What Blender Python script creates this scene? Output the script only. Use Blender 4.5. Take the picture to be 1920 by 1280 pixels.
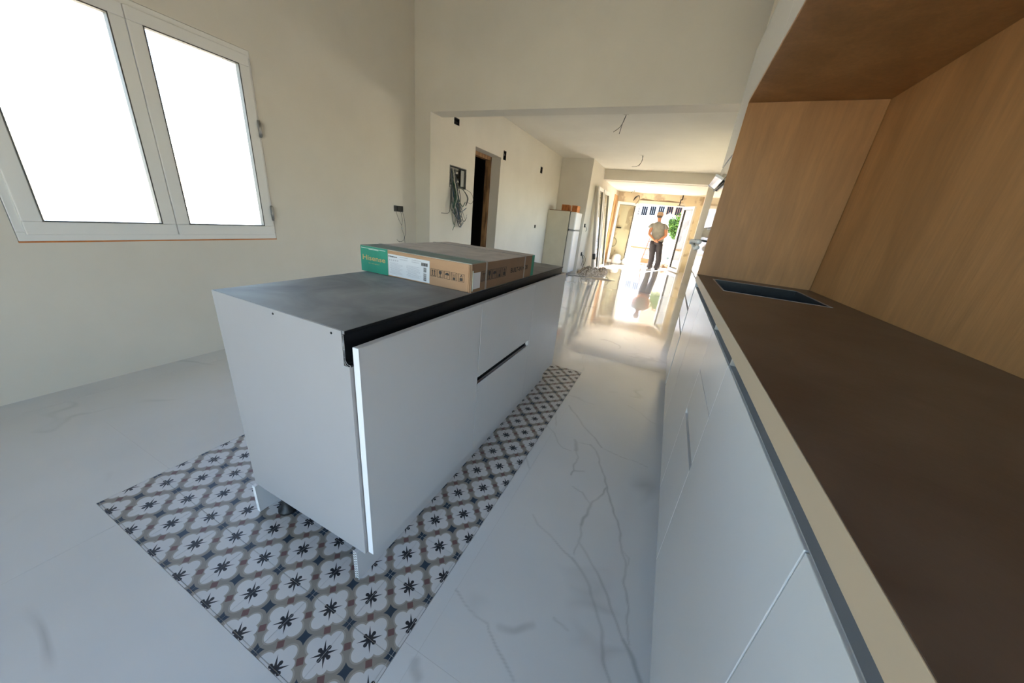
import bpy, bmesh, math, random
import numpy as np
from mathutils import Vector, Matrix, noise

for o in list(bpy.data.objects):
    bpy.data.objects.remove(o)
SC = bpy.context.scene
COL = SC.collection

# ------------------------------------------------------------------ camera, sky, sun, exposure
FPX, CAMH = 612.84, 1.1855
Rr = Vector((0.89989, 0.42465, 0.09931)); Ru = Vector((-0.23615, 0.28303, 0.92958)); Rf = Vector((-0.36664, 0.85998, -0.35498))
cam_d = bpy.data.cameras.new('camera'); cam = bpy.data.objects.new('camera', cam_d); COL.objects.link(cam)
M = Matrix.Identity(4)
for i, c in enumerate((Rr, Ru, -Rf)):
    for j in range(3): M[j][i] = c[j]
M.translation = (0, 0, CAMH)
cam.matrix_world = M
cam_d.sensor_width = 36; cam_d.lens = 36 * FPX / 1920; cam_d.clip_start = 0.02; cam_d.clip_end = 300
SC.camera = cam

W = bpy.data.worlds.new('sky'); SC.world = W; W.use_nodes = True
wn = W.node_tree.nodes; wl = W.node_tree.links
bg = wn['Background']
sky = wn.new('ShaderNodeTexSky'); sky.sky_type = 'NISHITA'; sky.sun_disc = False
sky.sun_elevation = math.radians(46); sky.sun_rotation = math.radians(20); sky.air_density = 1.0; sky.dust_density = 1.2; sky.ozone_density = 1.0
tint = wn.new('ShaderNodeMix'); tint.data_type = 'RGBA'; tint.blend_type = 'MULTIPLY'; tint.inputs[0].default_value = 1; tint.inputs[7].default_value = (1.04, 1.0, .99, 1)
wl.new(sky.outputs[0], tint.inputs[6]); wl.new(tint.outputs[2], bg.inputs[0]); bg.inputs[1].default_value = 0.62
SUN_DIR = Vector((-0.24, -0.74, -0.62)).normalized()
sl = bpy.data.lights.new('sun', 'SUN'); sl.energy = 25; sl.angle = math.radians(0.6); sl.color = (1.0, 0.885, 0.70)
sun = bpy.data.objects.new('sun', sl); COL.objects.link(sun); sun.location = (4, 18, 14)
sun.rotation_euler = SUN_DIR.to_track_quat('-Z', 'Y').to_euler()

def portal(loc, sx, sz, rot):
    l = bpy.data.lights.new('portal', 'AREA'); l.shape = 'RECTANGLE'; l.size = sx; l.size_y = sz; l.cycles.is_portal = True
    o = bpy.data.objects.new('portal', l); COL.objects.link(o); o.location = loc; o.rotation_euler = rot
R90 = math.pi / 2
portal((-0.59, 12.72, 1.03), 1.4, 2.0, (-R90, 0, 0))       # patio door, facing -Y
portal((-.3, -2.12, 1.1), 2.1, 2.2, (R90, 0, 0))         # added glazed door behind, facing +Y
portal((-3.2, 1.14, 1.44), 1.16, 1.2, (R90, 0, -R90))      # kitchen window, facing +X
portal((1.07, 7.7, 1.6), 1.2, 3.0, (0, R90, 0))              # added unseen window of the second room, facing -X
SC.view_settings.view_transform = 'Standard'; SC.view_settings.look = 'None'
SC.view_settings.gamma = 1.0; SC.view_settings.use_curve_mapping = False
SC.view_settings.exposure = 1.98
cy = SC.cycles
cy.use_denoising = True; cy.diffuse_bounces = 7; cy.glossy_bounces = 5; cy.transmission_bounces = 6; cy.max_bounces = 10
cy.sample_clamp_indirect = 8; cy.caustics_refractive = False; cy.caustics_reflective = False

# ------------------------------------------------------------------ node helpers and materials
class X:
    """scalar expression over shader nodes"""
    nt = None
    def __init__(s, v): s.v = v
    @staticmethod
    def op(k, *a):
        n = X.nt.nodes.new('ShaderNodeMath'); n.operation = k
        for i, q in enumerate(a):
            q = q.v if isinstance(q, X) else q
            if isinstance(q, (int, float)): n.inputs[i].default_value = q
            else: X.nt.links.new(q, n.inputs[i])
        return X(n.outputs[0])
    def __add__(s, o): return X.op('ADD', s, o)
    def __radd__(s, o): return X.op('ADD', o, s)
    def __sub__(s, o): return X.op('SUBTRACT', s, o)
    def __rsub__(s, o): return X.op('SUBTRACT', o, s)
    def __mul__(s, o): return X.op('MULTIPLY', s, o)
    def __rmul__(s, o): return X.op('MULTIPLY', o, s)
    def __truediv__(s, o): return X.op('DIVIDE', s, o)
    def __lt__(s, o): return X.op('LESS_THAN', s, o)
    def __gt__(s, o): return X.op('GREATER_THAN', s, o)
    def frac(s): return X.op('FRACT', s)
    def abs(s): return X.op('ABSOLUTE', s)
def xmin(a, b): return X.op('MINIMUM', a, b)
def xmax(a, b): return X.op('MAXIMUM', a, b)
def hyp(a, b): return X.op('SQRT', a * a + b * b)

MATS = {}
def newmat(name):
    m = bpy.data.materials.new(name); m.use_nodes = True; nt = m.node_tree
    return m, nt, nt.nodes['Principled BSDF']
def mixc(nt, fac, a, b):
    n = nt.nodes.new('ShaderNodeMix'); n.data_type = 'RGBA'
    for k, v in ((0, fac), (6, a), (7, b)):
        if isinstance(v, X): v = v.v
        if isinstance(v, (int, float)): n.inputs[k].default_value = v
        elif isinstance(v, tuple): n.inputs[k].default_value = v + (1,)
        else: nt.links.new(v, n.inputs[k])
    return n.outputs[2]
def noise_tex(nt, scale, detail=4, rough=0.55, stretch=None, coord='Object', dist=0.0):
    tc = nt.nodes.new('ShaderNodeTexCoord'); out = tc.outputs[coord]
    if stretch:
        mp = nt.nodes.new('ShaderNodeMapping'); mp.inputs['Scale'].default_value = stretch
        nt.links.new(out, mp.inputs[0]); out = mp.outputs[0]
    n = nt.nodes.new('ShaderNodeTexNoise'); n.inputs['Scale'].default_value = scale
    n.inputs['Detail'].default_value = detail; n.inputs['Roughness'].default_value = rough
    n.inputs['Distortion'].default_value = dist
    nt.links.new(out, n.inputs['Vector']); return n.outputs[0]
def ramp(nt, fac, lo, hi):
    n = nt.nodes.new('ShaderNodeMapRange'); n.inputs[1].default_value = lo; n.inputs[2].default_value = hi
    nt.links.new(fac, n.inputs[0]); return n.outputs[0]
def mat(name, col, rough=0.6, metal=0.0, var=None, scale=6, bump=0.0, bscale=None, stretch=None, spec=0.5, alpha=None, trans=0, lo=.35, hi=.65, dist=0, coat=0, emit=None):
    if name in MATS: return MATS[name]
    m, nt, p = newmat(name)
    p.inputs['Base Color'].default_value = tuple(col) + (1,)
    p.inputs['Roughness'].default_value = rough; p.inputs['Metallic'].default_value = metal
    p.inputs['Specular IOR Level'].default_value = spec; p.inputs['Coat Weight'].default_value = coat
    if trans: p.inputs['Transmission Weight'].default_value = trans
    if var:
        f = ramp(nt, noise_tex(nt, scale, stretch=stretch, dist=dist), lo, hi)
        nt.links.new(mixc(nt, f, tuple(col), tuple(var)), p.inputs['Base Color'])
    if bump:
        b = nt.nodes.new('ShaderNodeBump'); b.inputs['Strength'].default_value = bump; b.inputs['Distance'].default_value = 0.01
        nt.links.new(noise_tex(nt, bscale or scale * 4, stretch=stretch), b.inputs['Height']); nt.links.new(b.outputs[0], p.inputs['Normal'])
    MATS[name] = m; return m

plaster = mat('plaster', (.67, .625, .545), .85, var=(.64, .595, .515), scale=2.2, bump=.06, bscale=30)
plaster_grey = mat('plaster_ceiling', (.76, .72, .64), .9, var=(.72, .68, .60), scale=1.5)
rough_plaster = mat('rough_plaster', (.82, .72, .54), .95, var=(.55, .44, .32), scale=2.3, bump=.8, bscale=9, lo=.52, hi=.6)
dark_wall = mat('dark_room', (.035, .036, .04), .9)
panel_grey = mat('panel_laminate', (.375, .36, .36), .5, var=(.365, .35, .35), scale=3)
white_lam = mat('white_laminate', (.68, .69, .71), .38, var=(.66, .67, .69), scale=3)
white_gloss = mat('white_satin_front', (.68, .685, .69), .22, spec=.5)
white_edge = mat('white_edge', (.82, .81, .82), .4)
carcass_m = mat('carcass_white', (.66, .67, .69), .45)
black_al = mat('black_aluminium', (.007, .008, .010), .38, spec=.22)
alu = mat('bare_aluminium', (.55, .55, .55), .35, metal=.8)
grey_al = mat('grey_aluminium', (.36, .37, .39), .5, metal=.1)
concrete = mat('concrete_laminate', (.185, .188, .19), .6, var=(.35, .345, .335), scale=3.6, dist=.8, lo=.36, hi=.72, bump=.03, bscale=80)
brown_top = mat('brown_worktop', (.095, .068, .052), .38, var=(.135, .10, .078), scale=5, dist=.5, bump=.03, bscale=60)
tan_edge = mat('tan_edge', (.58, .45, .31), .5)
def oak_mat():
    m, nt, p = newmat('oak')
    g1 = ramp(nt, noise_tex(nt, 2.0, 5, .6, stretch=(2.2, 2.2, .55), dist=.8), .32, .70)
    g2 = ramp(nt, noise_tex(nt, 14, 4, .6, stretch=(4, 4, .35)), .35, .75)
    c = mixc(nt, g1, (.46, .24, .095), (.31, .155, .058)); c = mixc(nt, (X_mul(nt, g2, .35)), c, (.19, .105, .05))
    nt.links.new(c, p.inputs['Base Color']); p.inputs['Roughness'].default_value = .5
    b = nt.nodes.new('ShaderNodeBump'); b.inputs['Strength'].default_value = .06; b.inputs['Distance'].default_value = .01
    nt.links.new(g2, b.inputs['Height']); nt.links.new(b.outputs[0], p.inputs['Normal']); return m
def X_mul(nt, sock, k):
    X.nt = nt; return X(sock) * k
oak = oak_mat()
dark_oak = oak
sink_m = mat('black_composite', (.015, .017, .02), .28, var=(.02, .024, .028), scale=40)
cardboard = mat('cardboard', (.50, .30, .17), .8, var=(.45, .265, .15), scale=8, stretch=(1, 1, 4))
dusty_card = mat('dusty_cardboard', (.60, .52, .45), .9, var=(.46, .39, .33), scale=9, dist=1, lo=.3, hi=.7)
green_print = mat('green_print', (.028, .30, .20), .55, var=(.02, .25, .165), scale=10)
dusty_green = mat('dusty_green', (.16, .25, .20), .85, var=(.25, .25, .21), scale=14, lo=.3, hi=.7)
paper = mat('paper', (.72, .73, .76), .7)
ink = mat('ink', (.06, .05, .045), .8)
pale_ink = mat('pale_ink', (.52, .52, .56), .8)
gold_ink = mat('gold_ink', (.50, .38, .16), .7)
strap_m = mat('strap', (.33, .30, .27), .5)
tape = mat('tape', (.62, .72, .66), .4)
pvc = mat('white_pvc', (.76, .75, .72), .35)
pvc_dark = mat('gasket', (.10, .095, .085), .6)
hinge_m = mat('hinge_metal', (.32, .31, .29), .4, metal=.7)
wood = mat('raw_wood', (.33, .17, .07), .7, var=(.13, .065, .03), scale=5, stretch=(3, 3, .6), lo=.45, hi=.62)
plywood = mat('plywood', (.62, .36, .16), .7, var=(.55, .31, .13), scale=4, stretch=(3, 3, .5))
blackp = mat('black_plastic', (.012, .012, .013), .5)
dark_hole = mat('dark_box', (.02, .02, .02), .8)
galv = mat('galvanised', (.12, .125, .12), .5, metal=.4, var=(.24, .24, .22), scale=22, lo=.45, hi=.6)
wire_grey = mat('wire_grey', (.11, .11, .10), .5)
wire_green = mat('wire_green', (.03, .09, .05), .5)
wire_blue = mat('wire_blue', (.03, .07, .13), .5)
wire_white = mat('wire_white', (.55, .53, .48), .5)
fridge_m = mat('fridge_side', (.60, .55, .43), .5, var=(.56, .51, .395), scale=4)
fridge_door = mat('fridge_door', (.74, .73, .70), .3)
terracotta = mat('terracotta', (.58, .22, .07), .85, var=(.48, .17, .05), scale=18, bump=.3)
cloth_m = mat('dust_sheet', (.20, .155, .11), .95, var=(.55, .48, .39), scale=16, dist=2, lo=.42, hi=.55)  # dark tone puts the shade of the folds into the cloth colour
oven_m = mat('steel_glass', (.33, .32, .31), .12, metal=.75)
glassy = mat('dark_glass', (.05, .05, .05), .04, spec=.8)
film = mat('white_film', (.92, .91, .89), .35, bump=.4, bscale=30)
skin = mat('skin', (.50, .22, .12), .55)
shirt_m = mat('grey_shirt', (.26, .255, .225), .9, var=(.22, .215, .19), scale=12)
trous_m = mat('dark_trousers', (.032, .027, .030), .9, var=(.045, .04, .045), scale=8)
cap_m = mat('beige_cap', (.40, .27, .17), .9)
shoe_m = mat('dark_shoe', (.06, .045, .04), .6)
hair_m = mat('grey_hair', (.10, .075, .06), .9)
terrace_m = mat('terrace', (.70, .68, .64), .8, var=(.62, .60, .56), scale=3)
white_wall = mat('white_render', (.80, .79, .77), .9)
peach = mat('peach_render', (.50, .25, .155), .9)
shutter_m = mat('shutter', (.012, .0125, .014), .9, spec=.05)
leaf_m = mat('leaf', (.025, .07, .02), .75, var=(.075, .16, .035), spec=.15, scale=9)
stem_m = mat('stem', (.12, .07, .04), .8)
canvas_m = mat('canvas', (.85, .84, .82), .9)
soil_m = mat('ground_soil', (.34, .29, .22), .95, var=(.25, .21, .16), scale=.6)
rubble_m = mat('rubble', (.30, .22, .15), .95, var=(.55, .42, .28), scale=30)
grout_m = mat('grout', (.50, .50, .49), .8)
slab_under = mat('screed', (.62, .62, .62), .9)
sack_m = mat('sack', (.80, .79, .76), .8, var=(.66, .64, .60), scale=8)
leaf_blue = mat('blue_leaf', (.16, .22, .24), .7)

def glass_mat():
    m, nt, p = newmat('window_glass')
    for n in list(nt.nodes):
        if n.type != 'OUTPUT_MATERIAL': nt.nodes.remove(n)
    out = [n for n in nt.nodes if n.type == 'OUTPUT_MATERIAL'][0]
    t = nt.nodes.new('ShaderNodeBsdfTransparent'); t.inputs[0].default_value = (.93, .95, .93, 1)
    g = nt.nodes.new('ShaderNodeBsdfGlossy'); g.inputs['Roughness'].default_value = .02
    lw = nt.nodes.new('ShaderNodeLayerWeight'); X.nt = nt; f_ = X(lw.outputs['Facing']); f2 = f_ * f_ * f_ * f_ * 0.5 + 0.04
    mx = nt.nodes.new('ShaderNodeMixShader')
    nt.links.new(f2.v, mx.inputs[0]); nt.links.new(t.outputs[0], mx.inputs[1]); nt.links.new(g.outputs[0], mx.inputs[2])
    nt.links.new(mx.outputs[0], out.inputs[0]); return m
glass = glass_mat()

def marble_mat():
    m, nt, p = newmat('polished_marble_tile'); X.nt = nt
    at = nt.nodes.new('ShaderNodeAttribute'); at.attribute_name = 'vein'
    big = noise_tex(nt, 1.1, 2.2, .5, dist=.9)
    v = X(big) - 0.5
    thin = X.op('SUBTRACT', 1.0, xmin(v.abs() * 55.0, 1.0))
    gate = X(ramp(nt, noise_tex(nt, 1.9, 2, .5), .52, .66))
    base = mixc(nt, X(ramp(nt, noise_tex(nt, 1.7, 3, .5), .3, .7)), (.68, .685, .69), (.62, .63, .64))
    c1 = mixc(nt, thin * gate * 0.45, base, (.30, .30, .31))
    c2 = mixc(nt, X(at.outputs['Fac']) * 0.62, c1, (.22, .225, .235))
    nt.links.new(c2, p.inputs['Base Color'])
    p.inputs['Roughness'].default_value = .12; p.inputs['Specular IOR Level'].default_value = .5
    p.inputs['Coat Weight'].default_value = 1.0; p.inputs['Coat Roughness'].default_value = .018; p.inputs['Coat IOR'].default_value = 1.62
    b = nt.nodes.new('ShaderNodeBump'); b.inputs['Strength'].default_value = .035; b.inputs['Distance'].default_value = 0.01
    nt.links.new(noise_tex(nt, 5, 1, .4), b.inputs['Height']); nt.links.new(b.outputs[0], p.inputs['Normal'])
    return m
marble = marble_mat()

TS, TX, TY = 0.165, -0.6004, 0.3978
def mosaic_mat():
    m, nt, p = newmat('patterned_cement_tile'); X.nt = nt
    g = nt.nodes.new('ShaderNodeNewGeometry'); s = nt.nodes.new('ShaderNodeSeparateXYZ'); nt.links.new(g.outputs['Position'], s.inputs[0])
    u = (X(s.outputs[0]) - TX) / TS + 20.0; v = (X(s.outputs[1]) - TY) / TS + 20.0
    a = (u + v).frac() - 0.5; b = (u - v + 40.0).frac() - 0.5
    A = a.abs(); B = b.abs()
    lobe = hyp(A - 0.235, B - 0.235); ma = xmax(A, B); mi = xmin(A, B); side = hyp(ma - 0.288, mi)
    core = xmax(A, B)
    white = xmax(xmax(lobe < 0.168, side < 0.110), core < 0.30)
    ring = xmax(lobe < 0.205, (side < 0.122))
    star = (lobe > 0.277) * (mi > 0.25)
    red = (core > 0.425) * (xmin(A, B) < 0.075)
    spike = xmax((B < (0.30 - A) * 0.13), (A < (0.30 - B) * 0.13))
    dd = (A - B).abs() * 0.7071; al = (A + B) * 0.7071
    pet = xmax((dd < 0.034) * (al < 0.14), hyp(A - 0.100, B - 0.100) < 0.046)
    fl = xmax(spike, pet)
    c = mixc(nt, ring, (.26, .235, .205), (.35, .315, .28))
    c = mixc(nt, red, c, (.165, .085, .08))
    c = mixc(nt, star, c, (.028, .045, .07))
    c = mixc(nt, white, c, (.60, .59, .59))
    c = mixc(nt, fl, c, (.02, .02, .026))
    nt.links.new(c, p.inputs['Base Color'])
    p.inputs['Roughness'].default_value = .42; p.inputs['Specular IOR Level'].default_value = .4
    return m
mosaic = mosaic_mat()

# ------------------------------------------------------------------ mesh helpers
class MB:
    def __init__(s, o=(0, 0, 0)): s.v = []; s.f = []; s.m = []; s.o = Vector(o); s.mats = []; s.sm = []
    def mi(s, m):
        if m not in s.mats: s.mats.append(m)
        return s.mats.index(m)
    def add(s, vs, fs, m, smooth=False):
        k = len(s.v); s.v += [Vector(q) - s.o for q in vs]; i = s.mi(m)
        for f in fs: s.f.append([k + q for q in f]); s.m.append(i); s.sm.append(smooth)
        return s
    def box(s, x0, x1, y0, y1, z0, z1, m):
        x0, x1 = sorted((x0, x1)); y0, y1 = sorted((y0, y1)); z0, z1 = sorted((z0, z1))
        vs = [(x, y, z) for z in (z0, z1) for y in (y0, y1) for x in (x0, x1)]
        return s.add(vs, [(0, 2, 3, 1), (4, 5, 7, 6), (0, 1, 5, 4), (2, 6, 7, 3), (0, 4, 6, 2), (1, 3, 7, 5)], m)
    def obox(s, c, ax, ay, az, m):
        """oriented box: centre and three half-extent vectors"""
        c, ax, ay, az = map(Vector, (c, ax, ay, az))
        vs = [c + ax * i + ay * j + az * k for k in (-1, 1) for j in (-1, 1) for i in (-1, 1)]
        return s.add(vs, [(0, 2, 3, 1), (4, 5, 7, 6), (0, 1, 5, 4), (2, 6, 7, 3), (0, 4, 6, 2), (1, 3, 7, 5)], m)
    def prism(s, pts, axis, a, b, m):
        """polygon pts (two coords) extruded along axis from a to b; pts counter-clockwise in any sense"""
        def mk(p, t):
            return {'x': (t, p[0], p[1]), 'y': (p[0], t, p[1]), 'z': (p[0], p[1], t)}[axis]
        n = len(pts); vs = [mk(p, a) for p in pts] + [mk(p, b) for p in pts]
        fs = [list(range(n))[::-1], list(range(n, 2 * n))] + [(i, (i + 1) % n, n + (i + 1) % n, n + i) for i in range(n)]
        return s.add(vs, fs, m)
    def rings(s, R, m, cap=True, smooth=True, close=False):
        n = len(R[0]); vs = [q for r in R for q in r]; fs = []
        for i in range(len(R) - 1):
            for j in range(n): fs.append((i * n + j, i * n + (j + 1) % n, (i + 1) * n + (j + 1) % n, (i + 1) * n + j))
        if cap: fs += [list(range(n))[::-1], [(len(R) - 1) * n + j for j in range(n)]]
        return s.add(vs, fs, m, smooth)
    def tube(s, pts, r, m, seg=6, rs=None):
        pts = [Vector(q) for q in pts]; R = []; up = Vector((0.13, 0.21, 0.97))
        prev = None
        for i, q in enumerate(pts):
            d = (pts[min(i + 1, len(pts) - 1)] - pts[max(i - 1, 0)]).normalized()
            if prev is None:
                a = d.cross(up)
                if a.length < .1: a = d.cross(Vector((1, 0, 0)))
            else: a = prev - d * prev.dot(d)
            a.normalize(); b = d.cross(a); prev = a
            rr = rs[i] if rs else r
            R.append([q + (a * math.cos(t) + b * math.sin(t)) * rr for t in [2 * math.pi * k / seg for k in range(seg)]])
        return s.rings(R, m)
    def cyl(s, p0, p1, r, m, seg=16): return s.tube([p0, p1], r, m, seg)
    def build(s, name, parent=None, label=None, cat=None, group=None, kind=None, bevel=0, seg=2, autosm=False):
        me = bpy.data.meshes.new(name); me.from_pydata([tuple(q) for q in s.v], [], s.f)
        for m in s.mats: me.materials.append(m)
        me.polygons.foreach_set('material_index', s.m); me.polygons.foreach_set('use_smooth', s.sm)
        bm = bmesh.new(); bm.from_mesh(me); bmesh.ops.recalc_face_normals(bm, faces=bm.faces); bm.to_mesh(me); bm.free()
        o = bpy.data.objects.new(name, me); COL.objects.link(o)
        if parent is not None:
            o.parent = parent
            if s.o.length > 0: o.location = (0, 0, 0)
        else: o.location = s.o
        tag(o, label, cat, group, kind)
        if bevel:
            b = o.modifiers.new('edge', 'BEVEL'); b.width = bevel; b.segments = seg; b.limit_method = 'ANGLE'; b.angle_limit = .6
        return o
def tag(o, label=None, cat=None, group=None, kind=None):
    for k, v in (('label', label), ('category', cat), ('group', group), ('kind', kind)):
        if v: o[k] = v
    return o
def thing(name, loc, label, cat, group=None):
    o = bpy.data.objects.new(name, None); COL.objects.link(o); o.location = loc; o.empty_display_size = .05
    return tag(o, label, cat, group)
def spline(pts, n=6):
    P = [Vector(q) for q in pts]; out = []
    for i in range(len(P) - 1):
        a, b, c, d = P[max(i - 1, 0)], P[i], P[i + 1], P[min(i + 2, len(P) - 1)]
        for k in range(n):
            t = k / n
            out.append(.5 * ((2 * b) + (c - a) * t + (2 * a - 5 * b + 4 * c - d) * t * t + (3 * b - a - 3 * c + d) * t ** 3))
    return out + [P[-1]]
def struct(name, mb, **k):
    return mb.build(name, kind='structure', **k)
def child_struct(name, mb, parent, **k):
    return mb.build(name, parent=parent, **k)

def text_mesh(s, name, origin, right, up, height, width, m, parent, base, bold=0.0, thick=.0004, label=None):
    """flat lettering fitted to width x height, lying on a plane"""
    cu = bpy.data.curves.new(name, 'FONT'); cu.body = s; cu.size = 1; cu.extrude = 0; cu.offset = bold; cu.resolution_u = 3
    to = bpy.data.objects.new(name, cu); COL.objects.link(to)
    bpy.context.view_layer.update()
    me = bpy.data.meshes.new_from_object(to.evaluated_get(bpy.context.evaluated_depsgraph_get()))
    bpy.data.objects.remove(to); bpy.data.curves.remove(cu)
    xs = [v.co.x for v in me.vertices]; ys = [v.co.y for v in me.vertices]
    x0, x1, y0, y1 = min(xs), max(xs), min(ys), max(ys)
    right, up = Vector(right), Vector(up); nrm = right.cross(up); origin = Vector(origin)
    for v in me.vertices:
        v.co = origin - Vector(base) + right * ((v.co.x - x0) / (x1 - x0) * width) + up * ((v.co.y - y0) / (y1 - y0) * height) + nrm * thick
    me.materials.clear(); me.materials.append(m); me.name = name
    o = bpy.data.objects.new(name, me); COL.objects.link(o); o.parent = parent
    if label: o['label'] = label
    return o

# ------------------------------------------------------------------ setting: walls with holes
def wallmesh(mb, axis, p0, p1, u0, u1, z0, z1, holes, m):
    us = sorted({u0, u1} | {h[0] for h in holes} | {h[1] for h in holes}); zs = sorted({z0, z1} | {h[2] for h in holes} | {h[3] for h in holes})
    us = [u for u in us if u0 <= u <= u1]; zs = [z for z in zs if z0 <= z <= z1]
    for i in range(len(us) - 1):
        for j in range(len(zs) - 1):
            cu, cz = (us[i] + us[i + 1]) / 2, (zs[j] + zs[j + 1]) / 2
            if any(h[0] < cu < h[1] and h[2] < cz < h[3] for h in holes): continue
            if axis == 'x': mb.box(p0, p1, us[i], us[i + 1], zs[j], zs[j + 1], m)
            else: mb.box(us[i], us[i + 1], p0, p1, zs[j], zs[j + 1], m)
    return mb
XL, XR, YB, YO, YO2, KZ = -2.95, 0.82, -1.9, 3.44, 3.65, 4.6
X2, X2R, ZC = -2.77, 0.85, 2.60
WIN = (0.50, 1.742, 0.822, 2.07)
struct('wall_left', wallmesh(MB(), 'x', XL - .28, XL, YB - .2, YO, 0, KZ, [WIN], plaster))
struct('wall_right', MB().box(XR, XR + .2, YB - .2, YO, 0, KZ, plaster))
struct('wall_back', wallmesh(MB(), 'y', YB - .2, YB, XL, XR, 0, KZ, [(-1.35, 0.75, 0, 2.2)], plaster))
w = MB(); w.box(XL, -2.73, YO, YO2, 0, KZ, plaster); w.box(-2.73, XR + .2, YO, YO2, 2.173, KZ, plaster)
struct('wall_front', w)
struct('ceiling', MB().box(XL - .3, XR + .2, YB - .2, YO2, KZ, KZ + .15, plaster_grey))
struct('wall_right', MB().box(.235, XR, -1.88, 3.19, 2.412, KZ - .001, plaster), label=None)
# second room
D1 = (4.478, 5.262, 0, 2.047)
SB = [(3.945, 4.06, 2.185, 2.262), (5.33, 5.43, 2.03, 2.165), (7.02, 7.14, 2.08, 2.2), (7.05, 7.12, 1.0, 1.07)]
PANEL = (3.88, 4.27, 1.466, 1.725)
struct('wall_left', wallmesh(MB(), 'x', X2 - .25, X2, YO2, 8.36, 0, ZC, [D1] + SB + [PANEL], plaster))
struct('wall_left', MB().box(X2 - .3, -2.02, 8.36, 12.65, 0, ZC, plaster))
struct('ceiling', MB().box(X2 - .3, X2R + .2, YO2, 9.8, ZC, ZC + .2, plaster_grey))
struct('ceiling', MB().box(X2 - .3, X2R + .2, 10.05, 12.9, 2.352, 2.6, plaster_grey))
struct('trim_1', MB().box(-2.02, X2R, 9.8, 10.05, 2.36, ZC, plaster))
struct('wall_right', wallmesh(MB(), 'x', X2R, X2R + .2, YO2, 9.8, 0, ZC, [(6.2, 9.2, 1.0, 2.2)], plaster))
struct('sun_blocker', MB().box(1.052, 1.55, 3.6, 11.5, 2.42, 2.55, plaster_grey))  # unseen slab added to keep direct sun out of the second room
struct('wall_right', MB().box(.50, X2R + .2, 9.8, 10.05, 0, 2.36, plaster))
struct('wall_right', MB().box(.62, .82, 10.05, 12.65, 0, 2.352, mat('plaster_worn', (.72, .62, .45), .95, var=(.60, .48, .32), scale=3, lo=.5, hi=.62, bump=.3)))
OP = (-1.31, 0.13, 0, 2.05)
bw = wallmesh(MB(), 'y', 12.65, 12.9, -2.3, 1.05, 0, 2.352, [OP], rough_plaster)
struct('wall_far', bw)
# worn patches of plaster left proud on the rough far wall
random.seed(5)
pm = MB()
for (cx, cz, rx, rz) in ((-1.72, 1.45, .14, .55), (-1.50, .75, .10, .35), (-1.85, .55, .1, .3), (.35, 1.1, .1, .5), (.42, .35, .12, .2)):
    n = 14; pts = [(cx + math.cos(t) * rx * random.uniform(.6, 1.15), cz + math.sin(t) * rz * random.uniform(.6, 1.15)) for t in [2 * math.pi * k / n for k in range(n)]]
    pm.prism(pts, 'y', 12.652, 12.638, mat('old_plaster', (.80, .72, .55), .95, bump=.4, scale=8))
pm.prism([(-1.3, 2.13), (-1.2, 2.19), (-.8, 2.15), (-.4, 2.18), (.05, 2.14), (.13, 2.08), (-.6, 2.10), (-1.3, 2.08)], 'y', 12.652, 12.636, mat('bare_brick_scar', (.30, .22, .15), .95, bump=.5, scale=20))
pm.build('plaster_patches', kind='structure')
# room behind the doorway, its darkness put into near-black wall colour
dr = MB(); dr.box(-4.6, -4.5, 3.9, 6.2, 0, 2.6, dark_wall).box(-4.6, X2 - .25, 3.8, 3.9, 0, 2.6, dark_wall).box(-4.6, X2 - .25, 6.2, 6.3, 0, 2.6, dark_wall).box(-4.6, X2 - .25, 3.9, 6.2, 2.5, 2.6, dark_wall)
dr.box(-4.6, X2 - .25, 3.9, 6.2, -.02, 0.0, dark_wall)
struct('wall_left', dr)

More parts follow.
